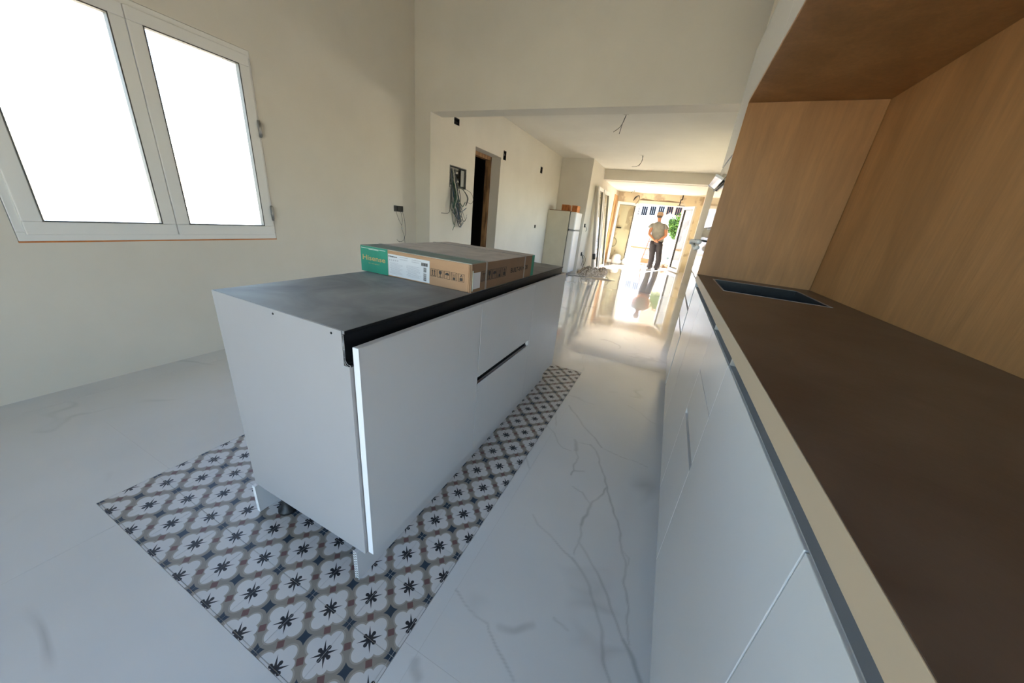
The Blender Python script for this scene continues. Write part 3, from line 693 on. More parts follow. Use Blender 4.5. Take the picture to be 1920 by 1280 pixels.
# oak niche
MB((.5, 2.51, .9545)).box(.205, XR - .016, 2.500, 2.52, .9548, 1.905, oak).build('oak_side_panel', label='tall oak panel standing at the far end of the brown worktop', cat='panel')
MB((.8, .8, .9545)).box(XR - .014, XR - .001, -.82, 2.519, .9548, 1.905, oak).build('oak_back_panel', label='oak backsplash board along the wall over the worktop', cat='panel')
MB((.5, .8, 1.907)).box(.205, XR - .001, -.82, 2.519, 1.9065, 1.925, oak).build('oak_canopy_board', label='oak board closing the niche under the white wall cupboards', cat='panel')
for i in range(6):
    y0, y1 = -.82 + i * .556, -.82 + (i + 1) * .556; b = (.5, (y0 + y1) / 2, 1.926)
    pos = ['nearest the viewer over the worktop start', 'second along from the near end', 'third along, over the near worktop', 'fourth along, over the drawer unit', 'fifth along, over the middle of the worktop', 'next to the tall oven housing'][i]
    t = thing('wall_cupboard', b, 'white wall cupboard above the oak niche, ' + pos, 'cabinet', 'cupboards above the oak niche')
    MB(b).box(XC + FT + .001, XR - .001, y0 + .0005, y1 - .0005, 1.926, 2.41, carcass_m).build('carcass', t)
    MB(b).box(XC - .004, XC + FT - .002, y0 + .0014, y1 - .0014, 1.927, 2.409, white_gloss).build('door', t, bevel=.001)
# tall unit
YT0, YT1 = 2.524, 3.19; tb = (.5, 2.85, .12)
tu = thing('tall_oven_cabinet', tb, 'tall white cabinet beyond the oak panel with drawers, ovens and top door', 'cabinet')
tc_ = MB(tb); tc_.box(XC + FT + .001, XR - .001, YT0, YT1, .12, .915, carcass_m).box(XC + FT + .001, XR - .001, YT0, YT1, 1.60, 2.41, carcass_m)
tc_.box(XC + FT + .001, XR - .001, YT0, YT0 + .018, .915, 1.60, carcass_m).box(XC + FT + .001, XR - .001, YT1 - .018, YT1, .915, 1.60, carcass_m).box(XR - .02, XR - .001, YT0 + .018, YT1 - .018, .915, 1.60, carcass_m).box(XC + FT + .001, XR - .02, YT0 + .018, YT1 - .018, 1.236, 1.252, carcass_m)
tc_.build('carcass', tu)
for (a, b_) in ((.12, .512), (.534, .693), (.717, .905)): MB(tb).box(XC, XC + FT, YT0 + .022, YT1 - .001, a, b_, white_gloss).build('drawer', tu, bevel=.001)
for (a, b_) in ((.512, .534), (.693, .717)): MB(tb).box(XC + .008, XC + FT + .0008, YT0 + .03, YT1 - .008, a, b_, black_al).build('grip_channel', tu, label='dark grip channel')
MB(tb).box(XC, XC + FT, YT0 - .002, YT1 - .001, 1.687, 2.409, white_gloss).build('door', tu, bevel=.001)
MB(tb).box(XC + .006, XC + FT + .0006, YT0 + .002, YT1 - .004, 1.672, 1.687, black_al).build('grip_channel', tu, label='dark grip channel')
MB(tb).box(XC, XC + FT, YT0 - .002, YT1 - .001, 1.602, 1.671, white_gloss).build('filler_strip', tu)
def oven(z0, z1, label, name):
    b = (.45, 2.85, z0); t = thing(name, b, label, 'oven')
    MB(b).box(XC + FT + .001, .72, YT0 + .022, YT1 - .022, z0 + .002, z1 - .004, blackp).build('housing', t)
    MB(b).box(XC - .004, XC + FT, YT0 + .004, YT1 - .004, z0, z1 - .052, oven_m).build('door', t, bevel=.002, label='glossy steel and glass door')
    MB(b).box(XC - .005, XC + FT, YT0 + .004, YT1 - .004, z1 - .050, z1 - .002, glassy).build('control_panel', t, label='black control strip')
    h = MB(b); h.cyl((XC - .012, YT0 + .06, z1 - .075), (XC - .012, YT1 - .06, z1 - .075), .006, blackp, 10)
    for y in (YT0 + .1, YT1 - .1): h.cyl((XC - .012, y, z1 - .075), (XC - .004, y, z1 - .075), .004, blackp, 8)
    h.build('handle', t, label='black bar handle')
oven(.917, 1.235, 'lower built-in oven, mostly hidden behind the oak panel, with white film on it', 'oven')
oven(1.253, 1.597, 'upper glossy built-in oven under the tall cabinet door', 'oven')
# half-open flap above the ovens with bright ends
fb = (.19, 2.85, 1.60); fl = thing('lift_up_flap', fb, 'slim grey flap with bright white ends tipped open at the upper oven', 'flap')
MB(fb).obox((.176, 2.86, 1.545), (.022, 0, -.011), (0, .25, 0), (.001, 0, .003), oven_m).build('panel', fl)
for y in (2.604, 3.116): MB(fb).obox((.176, y, 1.545), (.024, 0, -.011), (0, .008, 0), (.002, 0, .006), white_edge).build('end_cap', fl, label='bright white end')
# crumpled white film hung on the lower oven handle
fm = MB((.17, 2.95, 1.10)); random.seed(8)
loop = [(.178, 2.74, 1.150), (.17, 2.82, 1.152), (.145, 2.92, 1.150), (.140, 3.02, 1.140), (.165, 3.06, 1.118), (.178, 3.00, 1.10), (.175, 2.88, 1.105), (.178, 2.78, 1.112)]
sp = spline(loop, 5); fm.tube(sp, .02, film, 8, rs=[.012 + .005 * math.sin(i * 1.7) for i in range(len(sp))])
fm.build('plastic_film_roll', label='crumpled white protective film hanging at the oven handle', cat='wrapping')

# ------------------------------------------------------------------ electrical bits
def jbox(y0, y1, z0, z1, wall_x, label, n=0, name='junction_box', group=None):
    b = (wall_x, (y0 + y1) / 2, (z0 + z1) / 2); t = thing(name, b, label, 'electrical box', group)
    mb = MB(b); d = .045; a = .0015
    mb.box(wall_x - d, wall_x - d + .003, y0 + a, y1 - a, z0 + a, z1 - a, dark_hole)
    for r in ((y0 + a, y1 - a, z0 + a, z0 + .005), (y0 + a, y1 - a, z1 - .005, z1 - a), (y0 + a, y0 + .005, z0 + .005, z1 - .005), (y1 - .005, y1 - a, z0 + .005, z1 - .005)): mb.box(wall_x - d + .003, wall_x + .002, r[0], r[1], r[2], r[3], blackp)
    mb.build('housing', t)
    random.seed(int(y0 * 100))
    for k in range(n):
        yy = random.uniform(y0 + .02, y1 - .02); mb = MB(b)
        mb.tube(spline([(wall_x - d + .004, yy, (z0 + z1) / 2), (wall_x - .01, yy + .01, (z0 + z1) / 2 + random.uniform(-.02, .02)), (wall_x - .03, yy - .01, z1 - .03)], 4), .002, random.choice((wire_grey, wire_white)), 5)
        mb.build('wire', t)
    return t, b
names4 = ['small dark box hole high on the wall just under the lintel', 'tall dark box hole high above the doorway wall right of the raw doorway', 'dark box hole high on the wall farther towards the fridge', 'small round-cornered dark hole at chest height left of the fridge']
for r, nm in zip(SB, names4): jbox(r[0], r[1], r[2], r[3], X2, nm, 2, group='dark box holes in the left wall')
# kitchen double socket with hanging wires (surface recess built proud of the wall by its rims)
b = (XL, 3.15, 1.14); ks = thing('double_socket_box', b, 'black double socket box with thin wires hanging, on the left kitchen wall', 'electrical box')
for (ya, yb_) in ((3.08, 3.142), (3.150, 3.212)):
    m_ = MB(b); frame_mb(m_, 'x', XL + .0005, XL + .012, ya, yb_, 1.108, 1.172, .005, blackp); m_.box(XL + .0005, XL + .004, ya + .005, yb_ - .005, 1.113, 1.167, dark_hole); m_.build('housing', ks)
for pts in ([(.012, 3.09, 1.12), (.03, 3.12, 1.02), (.03, 3.165, .955), (.02, 3.17, .93)], [(.012, 3.17, 1.12), (.03, 3.175, 1.03), (.025, 3.17, .955)], [(.012, 3.19, 1.12), (.03, 3.205, 1.05), (.03, 3.225, .93), (.03, 3.225, .86), (.025, 3.215, .82), (.02, 3.225, .72), (.02, 3.21, .64)],
            [(.02, 3.175, .915), (.025, 3.2, .86), (.02, 3.215, .82), (.03, 3.19, .79), (.03, 3.15, .775), (.03, 3.12, .78)], [(.03, 3.13, .77), (.03, 3.105, .78), (.02, 3.09, .80)]):
    MB(b).tube(spline([(XL + q[0], q[1], q[2]) for q in pts], 6), .0022, wire_grey, 5).build('wire', ks)
MB(b).box(XL + .018, XL + .03, 3.165, 3.19, .915, .937, wire_white).build('connector', ks, label='white connector')
# open distribution box with a tangle of wires
b = (X2, 4.07, 1.6); eb = thing('distribution_box', b, 'open metal wall box spilling green and grey cables left of the raw doorway', 'electrical box')
m_ = MB(b); y0, y1, z0, z1 = PANEL; a = .002
m_.box(X2 - .08, X2 - .076, y0 + a, y1 - a, z0 + a, z1 - a, galv)
for r in ((y0 + a, y1 - a, z0 + a, z0 + .008), (y0 + a, y1 - a, z1 - .008, z1 - a), (y0 + a, y0 + .008, z0 + .008, z1 - .008), (y1 - .008, y1 - a, z0 + .008, z1 - .008)): m_.box(X2 - .076, X2 + .004, r[0], r[1], r[2], r[3], galv)
m_.build('housing', eb)
MB(b).box(X2 - .03, X2 - .02, 4.17, 4.255, 1.50, 1.70, mat('inner_plate', (.17, .175, .175), .5, metal=.4)).build('inner_plate', eb)
for (y, z) in ((4.08, 1.655), (4.0, 1.56), (4.06, 1.545), (4.10, 1.55)): MB(b).box(X2 - .05, X2 - .02, y - .018, y + .018, z - .012, z + .012, wire_white).build('terminal', eb)
random.seed(12)
for k in range(26):
    ya = random.uniform(3.90, 4.05); yb_ = ya + random.uniform(-.06, .20); zl = random.uniform(.96, 1.28); d0 = random.uniform(.01, .09)
    pts = [(X2 - .05, ya + random.uniform(-.01, .08), random.uniform(1.5, 1.7)), (X2 + d0 * .4, ya, 1.5), (X2 + d0, ya + (yb_ - ya) * .3, 1.35), (X2 + d0, yb_, (zl + 1.3) / 2), (X2 + d0 * .8 + .01, yb_ + random.uniform(.02, .12), zl)]
    if k % 4 == 0: pts.append((X2 + .03, yb_ + random.uniform(.1, .2), zl + .06))
    MB(b).tube(spline(pts, 5), random.choice((.0035, .0045, .0055)), random.choice((wire_grey, wire_green, wire_green, wire_grey, wire_blue, wire_white)), 5).build('cable', eb)
for k in range(8):
    pts = [(X2 - .03, 4.15 + k * .008, 1.5), (X2 + .03, 4.2, 1.44), (X2 + .05, 4.27 - k * .003, 1.36), (X2 + .04, 4.23, 1.26)]
    MB(b).tube(spline(pts, 5), .005, random.choice((wire_blue, wire_grey, blackp)), 5).build('cable', eb)
MB(b).tube(spline([(X2, 3.92, 1.45), (X2 + .03, 3.87, 1.25), (X2 + .03, 3.84, 1.15), (X2 + .02, 3.70, 1.14)], 6), .004, wire_grey, 5).build('cable', eb)
MB(b).tube(spline([(X2, 3.95, 1.3), (X2 + .03, 4.0, 1.1), (X2 + .02, 3.99, .99), (X2 + .02, 3.96, .93)], 6), .004, wire_green, 5).build('cable', eb)
MB(b).tube(spline([(X2, 4.25, 1.48), (X2 + .02, 4.38, 1.44), (X2 + .02, 4.45, 1.36), (X2 + .02, 4.40, 1.30), (X2 + .02, 4.3, 1.31)], 6), .003, wire_grey, 5).build('cable', eb)
# wires from the ceiling
def cwire(x, y, z, label, hooks, r=.004, m=wire_grey):
    b = (x, y, z); t = thing('ceiling_wire', b, label, 'wire')
    MB(b).tube([(x, y, z - .004), (x, y, z - .0005)], .035, plaster_grey, 16).build('rose', t)
    for h in hooks: MB(b).tube(spline([(x + q[0], y + q[1], z + q[2]) for q in h], 5), r, m, 5).build('wire', t)
cwire(-.94, 5.25, ZC, 'bare forked wire hanging from the ceiling just past the lintel', [[(0, 0, -.004), (-.02, 0, -.08), (-.06, 0, -.15), (-.13, 0, -.2)], [(0, 0, -.004), (-.03, .01, -.1), (-.05, .02, -.22)]])
cwire(-.94, 7.87, ZC, 'curled thin wire hanging from the middle of the far ceiling', [[(0, 0, -.004), (.02, 0, -.07), (0, 0, -.14), (-.06, 0, -.2), (-.16, 0, -.21)], [(.02, 0, -.01), (.01, 0, -.12), (-.03, 0, -.2)]])
cwire(-1.45, 11.9, 2.352, 'small dark hooked wire on the far veranda ceiling', [[(0, 0, -.004), (.03, 0, -.04), (-.04, 0, -.05), (-.06, 0, -.09)]], .006)
b = (-1.35, 12.62, 2.2); t = thing('hanging_cable', b, 'black cable bunch drooping over the left patio door leaf', 'cable')
for k in range(4): MB(b).tube(spline([(-1.33, 12.63, 2.26), (-1.36 - k * .02, 12.55, 2.25 - k * .01), (-1.42 - k * .01, 12.5, 2.17), (-1.47, 12.5, 2.09)], 5), .009, blackp, 6).build('wire', t)
MB(b).tube(spline([(-1.33, 12.63, 2.26), (-1.30, 12.55, 2.2), (-1.31, 12.52, 2.1), (-1.38, 12.5, 1.98)], 6), .008, blackp, 6).build('wire', t)
b = (-.02, 12.5, 2.2); t = thing('conduit_stub', b, 'dark jointed conduit dropping from the ceiling over the patio door', 'pipe')
MB(b).cyl((.0, 12.5, 2.35), (.0, 12.5, 2.22), .017, blackp, 8).build('upper_pipe', t)
MB(b).cyl((-.035, 12.5, 2.22), (-.04, 12.5, 2.04), .016, blackp, 8).build('lower_pipe', t)
MB(b).box(-.05, .015, 12.48, 12.52, 2.205, 2.23, blackp).build('bracket', t); MB(b).box(-.1, .12, 12.47, 12.53, 2.03, 2.05, mat('bracket_grey', (.2, .18, .16), .6)).build('bracket', t)

# ------------------------------------------------------------------ fridge with terracotta blocks
b = (-2.42, 8.06, 0); fr = thing('fridge', b, 'old cream fridge-freezer standing against the left wall by the pier', 'fridge')
MB(b).box(-2.765, -2.235, 7.80, 8.33, .02, 1.425, fridge_m).build('body', fr, bevel=.006)
MB(b).box(-2.225, -2.075, 7.80, 8.33, .05, 1.022, fridge_door).build('door', fr, bevel=.03, seg=4)
MB(b).box(-2.225, -2.075, 7.80, 8.33, 1.036, 1.425, fridge_door).build('freezer_door', fr, bevel=.03, seg=4)
MB(b).box(-2.2345, -2.226, 7.81, 8.32, .05, 1.42, pvc_dark).build('door_seal', fr)
MB(b).box(-2.20, -2.06, 7.792, 7.82, 1.018, 1.034, grey_al).build('handle', fr, label='grey grip between the doors')
for (x, y) in ((-2.7, 7.86), (-2.3, 7.86), (-2.7, 8.27), (-2.3, 8.27)): MB(b).cyl((x, y, 0), (x, y, .02), .02, blackp, 10).build('foot', fr)
MB((-2.5, 8.0, 1.426)).box(-2.74, -2.24, 7.84, 8.1, 1.4262, 1.438, mat('rusty_sheet', (.25, .12, .06), .9)).build('thin_board', label='thin rusty board lying on top of the fridge', cat='board')
def hollow_block(x0, x1, y0, y1, z0, z1, label):
    mb = MB(((x0 + x1) / 2, (y0 + y1) / 2, z0)); t = .012; xm, zm = (x0 + x1) / 2, (z0 + z1) / 2
    for r in ((x0, x1, z0, z0 + t), (x0, x1, z1 - t, z1), (x0, x1, zm - t / 2, zm + t / 2)): mb.box(r[0], r[1], y0, y1, r[2], r[3], terracotta)
    for xx in (x0, xm - t / 2, x1 - t):
        mb.box(xx, xx + t, y0, y1, z0 + t, zm - t / 2, terracotta); mb.box(xx, xx + t, y0, y1, zm + t / 2, z1 - t, terracotta)
    mb.box(x0 + t, x1 - t, y0 + .03, y1 - .03, z0 + t, z1 - t, terracotta)
    return mb.build('terracotta_block', label=label, cat='block', group='terracotta blocks on the fridge')
hollow_block(-2.47, -2.315, 7.87, 8.12, 1.4385, 1.565, 'orange terracotta block on the thin board, set on the fridge body')
hollow_block(-2.215, -2.09, 7.83, 8.08, 1.4255, 1.56, 'orange terracotta block on top of the freezer door side of the fridge')

# ------------------------------------------------------------------ leaning frames, dust sheet, far room clutter
lean_seal = mat('dusty_seal', (.27, .25, .20), .8)
def lean_frame(y0, y1, label, H=2.10, xb=-1.74, xt=-1.975):
    b = (xb, (y0 + y1) / 2, 0); t = thing('leaning_window_frame', b, label, 'window frame', 'glazed frames leaning on the left wall')
    up = Vector((xt - xb, 0, H)).normalized(); n = Vector((up.z, 0, -up.x)) * .024; L = math.hypot(xt - xb, H)
    o = Vector((xb, 0, .012))
    def bar(mb, ya, yb_, a, c, m, k=1.0): mb.obox(o + up * ((a + c) / 2) + Vector((0, (ya + yb_) / 2, 0)), (0, (yb_ - ya) / 2, 0), up * ((c - a) / 2), n * k, m)
    mb = MB(b); bar(mb, y0, y1, 0, .09, pvc); bar(mb, y0, y1, L - .09, L, pvc); bar(mb, y0, y0 + .09, .09, L - .09, pvc); bar(mb, y1 - .09, y1, .09, L - .09, pvc)
    f = mb.build('frame', t, bevel=.003)
    mb = MB(b); bar(mb, y0 + .085, y1 - .085, .085, L - .085, glass, .2); mb.build('pane', t)
    mb = MB(b); bar(mb, y0 + .09, y0 + .105, .09, L - .09, lean_seal, 1.1); bar(mb, y1 - .105, y1 - .09, .09, L - .09, lean_seal, 1.1); mb.build('gasket', t)
lean_frame(9.12, 9.72, 'white glazed frame leaning on the left wall right behind the grey post')
lean_frame(9.85, 10.65, 'farther white glazed frame leaning on the left wall near the patio door')
b = (-1.72, 8.98, 0); gp_ = thing('leaning_post', b, 'narrow grey post leaning on the left wall behind the crumpled sheet', 'post')
MB(b).obox((-1.85, 8.99, 1.06), (-.129, 0, 1.05), (0, .05, 0), (.028, 0, .004), mat('grey_post', (.42, .39, .34), .7, var=(.36, .33, .28), scale=8, stretch=(1, 1, .2))).build('post', gp_)
MB(b).obox((-1.745, 8.99, .42), (-.012, 0, .07), (0, .052, 0), (.035, 0, .004), blackp).build('tape_wrap', gp_, label='black tape wrapped low on it')
def wallbox(y, z, label, tail):
    b = (-2.02, y, z); t = thing('wall_socket_box', b, label, 'electrical box')
    MB(b).box(-2.0195, -2.005, y - .04, y + .04, z - .035, z + .05, dark_hole).build('housing', t)
    for q in tail: MB(b).tube(spline([(-2.02 + a, y + c, z + d) for a, c, d in q], 5), .006, wire_grey, 5).build('wire', t)
wallbox(8.49, 1.15, 'dark socket hole at chest height on the wall beyond the pier', [[(.015, 0, 0), (.05, .05, -.05), (.04, .12, -.10), (.03, .08, -.12)]])
wallbox(8.65, .46, 'low dark socket hole with drooping cables above the crumpled sheet', [[(.015, 0, 0), (.06, .04, -.1), (.06, .0, -.2), (.05, .02, -.3)], [(.015, .02, 0), (.08, .15, -.08), (.09, .2, -.2), (.06, .1, -.33)], [(.015, 0, 0), (.07, .1, -.2), (.07, .12, -.3)]])
# crumpled sheet: a displaced closed sheet with folds
def heap(cx, cy, rx, ry, h, m, name, label, cat, seed):
    n = 44; vs = []; fs = []
    for i in range(n):
        for j in range(n):
            u, v = i / (n - 1) * 2 - 1, j / (n - 1) * 2 - 1
            ang = math.atan2(v, u); edge = 1 + .22 * noise.noise((math.cos(ang) * 2 + seed, math.sin(ang) * 2, 0))
            s = max(abs(u), abs(v)); k = s / max(math.hypot(u, v), 1e-6) if s > 0 else 1
            x, y = u * k * edge, v * k * edge; r = s
            f = noise.noise((x * 2.2 + seed, y * 2.2, 1)); rid = 1 - abs(noise.noise((x * 4.3, y * 4.3 + seed, 3))) * 2; rid2 = 1 - abs(noise.noise((x * 9, y * 9 + seed, 5))) * 2
            z = (1 - r ** 2.6) * (h * .45 + h * .35 * f + h * .42 * rid + h * .16 * rid2)
            vs.append((cx + x * rx, cy + y * ry, max(z, .004)))
    for i in range(n - 1):
        for j in range(n - 1): fs.append((i * n + j, (i + 1) * n + j, (i + 1) * n + j + 1, i * n + j + 1))
    k0 = len(vs); ring = [i * n for i in range(n)] + [(n - 1) * n + j for j in range(1, n)] + [i * n + n - 1 for i in range(n - 2, -1, -1)] + [j for j in range(n - 2, 0, -1)]
    vs += [(vs[q][0], vs[q][1], .001) for q in ring]; L = len(ring)
    fs += [(ring[q], ring[(q + 1) % L], k0 + (q + 1) % L, k0 + q) for q in range(L)]
    mb = MB((cx, cy, 0)); mb.add(vs, fs, m, True); return mb.build(name, label=label, cat=cat)
heap(-1.70, 8.58, .30, .27, .22, cloth_m, 'crumpled_sheet', 'crumpled grey dust sheet heaped on the floor at the pier foot', 'cloth', 2.3)
heap(-1.52, 9.35, .14, .40, .15, cloth_m, 'crumpled_cloth', 'smaller crumpled cloth on the floor beyond the grey heap', 'cloth', 7.1)
MB((-1.9, 8.2, 0)).tube(spline([(-2.08, 7.86, .005), (-1.98, 7.82, .005), (-1.9, 7.95, .005), (-1.75, 8.0, .005), (-1.6, 8.2, .005)], 6), .005, wire_grey, 5).build('floor_cable', label='thin cable on the floor from the fridge foot to the sheet', cat='cable')
heap(-1.35, 8.1, .33, .17, .012, mat('dust', (.42, .36, .27), .95), 'dust_patch', 'thin flat patch of dust on the floor before the crumpled sheet', 'dust', 4.4)
MB((-2.0, 12.2, 0)).box(-2.018, -1.996, 11.95, 12.5, .002, 2.2, plywood).build('plywood_strip', label='orange plywood strip standing on the left wall by the patio leaf', cat='board')
b = (-1.88, 12.625, .7); t = thing('cable_coil', b, 'round coil of pale cable hung on the rough far wall', 'coil')
MB(b).tube([(-1.88 + .12 * math.cos(q), 12.60, .70 + .15 * math.sin(q)) for q in [2 * math.pi * k / 24 for k in range(25)]], .014, mat('coil', (.38, .36, .26), .8), 6).build('loop', t)
MB((-1.78, 12.64, 1.2)).box(-1.86, -1.70, 12.600, 12.637, 1.18, 1.225, dark_hole).build('slot_box', label='dark flat wall box above the cable coil', cat='electrical box')
def sack(cx, cy, rx, ry, h, label):
    R = []
    for k in range(9):
        f = k / 8; z = f * h; w_ = (1 - .35 * f ** 3) * (1 if f > .06 else .9) * (1 if f < .95 else .6)
        R.append([(cx + rx * w_ * math.cos(q) * (1 + .1 * math.sin(3 * q + k)), cy + ry * w_ * math.sin(q) * (1 + .1 * math.sin(2 * q + k)), z + .001) for q in [2 * math.pi * j / 18 for j in range(18)]])
    mb = MB((cx, cy, 0)); mb.rings(R, sack_m); return mb.build('builder_sack', label=label, cat='sack')
sack(-1.62, 12.36, .16, .15, .33, 'white builder sack seen through the left patio leaf glass')
sack(-1.31, 12.42, .10, .10, .22, 'small white sack at the hinge foot of the left patio leaf')
MB((-1.80, 11.85, 0)).box(-1.84, -1.75, 11.8, 11.9, .0005, .055, mat('grey_block', (.22, .20, .16), .9)).build('small_block', label='small dark block on the floor by the left leaf edge', cat='block', bevel=.004)

# ------------------------------------------------------------------ person
def skinned(name, verts, edges, m, parent, base, root=0, sub=2, label=None):
    bm = bmesh.new(); lay = bm.verts.layers.skin.verify(); V_ = []
    for i, (p, r) in enumerate(verts):
        v = bm.verts.new(Vector(p)); V_.append(v)
        v[lay].radius = (r, r) if isinstance(r, (int, float)) else r; v[lay].use_root = (i == root)
    for a, c in edges: bm.edges.new((V_[a], V_[c]))
    me = bpy.data.meshes.new(name); bm.to_mesh(me); bm.free()
    o = bpy.data.objects.new(name, me); COL.objects.link(o)
    k = o.modifiers.new('skin', 'SKIN'); k.use_smooth_shade = True; k.branch_smoothing = .6
    s2 = o.modifiers.new('sub', 'SUBSURF'); s2.levels = sub; s2.render_levels = sub
    bpy.context.view_layer.update()
    me2 = bpy.data.meshes.new_from_object(o.evaluated_get(bpy.context.evaluated_depsgraph_get()))
    bpy.data.objects.remove(o); me2.name = name; me2.materials.clear(); me2.materials.append(m)
    for p in me2.polygons: p.use_smooth = True; p.material_index = 0
    o = bpy.data.objects.new(name, me2); COL.objects.link(o); o.parent = parent
    if label: o['label'] = label
    return o
PX, PY = -.385, 12.36
per = thing('person', (PX, PY, 0), 'person in grey sleeveless shirt, dark trousers and cap, hands clasped behind, at the patio door', 'person')
# local frame: +Y looks out through the door, z up; leans slightly to -X
per.scale = (1.13, 1.05, 1.0)
def chain(lst, pts, edges, start=None):
    """append (pos, radius) points as a chain, return index of last"""
    prev = start
    for p in lst:
        pts.append(p); i = len(pts) - 1
        if prev is not None: edges.append((prev, i))
        prev = i
    return prev
pts = []; ed = []
pel = chain([((-.045, 0, .95), .125)], pts, ed)
ch_ = chain([((-.06, .01, 1.10), .115), ((-.075, .02, 1.25), .125), ((-.09, .01, 1.40), .105), ((-.10, 0, 1.475), .07), ((-.115, .005, 1.535), .052), ((-.125, .02, 1.60), .062), ((-.13, .03, 1.68), .082), ((-.135, .03, 1.745), .068)], pts, ed, pel)
chest = 3
HL, HR = Vector((-.075, -.165, .905)), Vector((-.035, -.150, .925))
def arm(s, hand):
    sh = Vector((-.09 + s * .165, -.005, 1.40)); el = Vector((-.07 + s * .232, -.085, 1.10))
    wr = hand + Vector((s * .055, .0, .03))
    a = chain([(tuple(sh), .060), (tuple(sh.lerp(el, .45) + Vector((s * .012, 0, 0))), .053), (tuple(el), .046), (tuple(el.lerp(wr, .45)), .041), (tuple(wr), .028), (tuple(hand + Vector((s * .01, 0, 0))), (.020, .030))], pts, ed, chest)
arm(-1, HL); arm(1, HR)
def leg(s):
    hip = Vector((-.045 + s * .085, 0, .90))
    fx = -.075 if s < 0 else .125
    chain([(tuple(hip), .095), ((-.03 + s * .10, .01, .66), .078), ((fx * 1.0 + .005, .01, .47), .058), ((fx, -.01, .30), .054), ((fx, -.015, .10), .038), ((fx, .0, .055), .04), ((fx, .10, .035), (.04, .03)), ((fx, .16, .03), (.035, .024))], pts, ed, pel)
leg(-1); leg(1)
body = skinned('body', pts, ed, skin, per, None, root=0)
for s, hd in ((-1, HL), (1, HR)):
    for k in range(4):
        r0 = hd + Vector((0, -.004, .018 - k * .013)); L_ = (.074, .082, .076, .06)[k]
        fp = [(tuple(r0), .0095), (tuple(r0 + Vector((-s * L_ * .45, -.020, -.012))), .0088), (tuple(r0 + Vector((-s * L_ * .8, -.012, -.022))), .008), (tuple(r0 + Vector((-s * L_, .008, -.024))), .007)]
        skinned('finger', fp, [(0, 1), (1, 2), (2, 3)], skin, body, None, sub=1)
    r0 = hd + Vector((s * .012, -.004, .020)); fp = [(tuple(r0), .011), (tuple(r0 + Vector((-s * .02, -.022, .022))), .010), (tuple(r0 + Vector((-s * .048, -.022, .018))), .008)]
    skinned('thumb', fp, [(0, 1), (1, 2)], skin, body, None, sub=1)
def ellr(c, rx, ry, n=24, pw=1.0): return [(c[0] + rx * math.cos(t), c[1] + ry * math.sin(t), c[2]) for t in [2 * math.pi * k / n for k in range(n)]]
mb = MB()
mb.rings([ellr(q[0], q[1], q[2]) for q in (((-.045, 0, .905), .185, .125), ((-.05, 0, .97), .188, .132), ((-.06, .005, 1.10), .190, .130), ((-.07, .01, 1.22), .192, .132), ((-.08, .01, 1.32), .212, .130), ((-.09, .005, 1.385), .218, .115), ((-.095, 0, 1.435), .195, .095), ((-.10, 0, 1.470), .13, .078), ((-.105, 0, 1.495), .078, .066), ((-.105, 0, 1.505), .07, .06))], shirt_m)
for s in (-1, 1):
    c = Vector((-.09 + s * .17, -.005, 1.385)); d = Vector((s * .07, -.02, -.10))
    mb.tube([c - d * .6, c, c + d * .5, c + d], .07, shirt_m, 14, rs=[.06, .076, .074, .066])
mb.build('shirt', per, label='grey sleeveless shirt')
mb = MB()
mb.rings([ellr(q[0], q[1], q[2]) for q in (((-.04, 0, .80), .150, .115), ((-.04, 0, .85), .178, .128), ((-.045, 0, .90), .180, .128), ((-.05, 0, .945), .172, .122))], trous_m)
for s in (-1, 1):
    fx = -.075 if s < 0 else .125; hx = -.04 + s * .088
    mb.rings([ellr(q[0], q[1], q[2], 18) for q in (((hx, 0, .885), .096, .120), ((hx, 0, .78), .103, .118), ((hx * .75 + fx * .25, .005, .62), .096, .102), ((hx * .35 + fx * .65, .008, .47), .086, .09), ((fx, 0, .30), .080, .086), ((fx, -.005, .12), .078, .092), ((fx, 0, .055), .083, .100), ((fx, 0, .035), .08, .097))], trous_m)
mb.build('trousers', per, label='dark trousers')
for s in (-1, 1):
    fx = -.075 if s < 0 else .125; mb = MB()
    mb.rings([ellr(((fx), .045, z), rx, ry, 16) for z, rx, ry in ((.001, .045, .13), (.02, .052, .138), (.045, .048, .125), (.07, .04, .09))], shoe_m); mb.build('shoe', per)
# head details: hair, ears, nose, eyes, mouth, cap
hc_ = Vector((-.132, .03, 1.69))
mb = MB(); mb.rings([ellr((hc_.x, hc_.y - .004, hc_.z + z), rx, ry, 20) for z, rx, ry in ((-.075, .045, .055), (-.05, .074, .088), (-.01, .083, .098), (.03, .083, .098))], hair_m); mb.build('hair', per)
for s in (-1, 1):
    mb = MB(); mb.rings([[(hc_.x + s * (.082 + .006 * w_), hc_.y + .016 * math.cos(t) * w_, hc_.z - .02 + .03 * math.sin(t) * w_) for t in [2 * math.pi * k / 10 for k in range(10)]] for w_ in (.4, 1, .7)], skin); mb.build('ear', per)
    mb = MB(); mb.tube([(hc_.x + s * .032, hc_.y + .092, hc_.z - .01), (hc_.x + s * .032, hc_.y + .101, hc_.z - .01)], .011, hair_m, 10); mb.build('eye', per)
mb = MB(); mb.tube([(hc_.x, hc_.y + .090, hc_.z + .0), (hc_.x, hc_.y + .112, hc_.z - .035), (hc_.x, hc_.y + .092, hc_.z - .045)], .012, skin, 8, rs=[.007, .014, .010]); mb.build('nose', per)
mb = MB(); mb.tube([(hc_.x - .025, hc_.y + .088, hc_.z - .07), (hc_.x, hc_.y + .094, hc_.z - .072), (hc_.x + .025, hc_.y + .088, hc_.z - .07)], .006, mat('lip', (.40, .14, .10), .6), 6); mb.build('mouth', per)
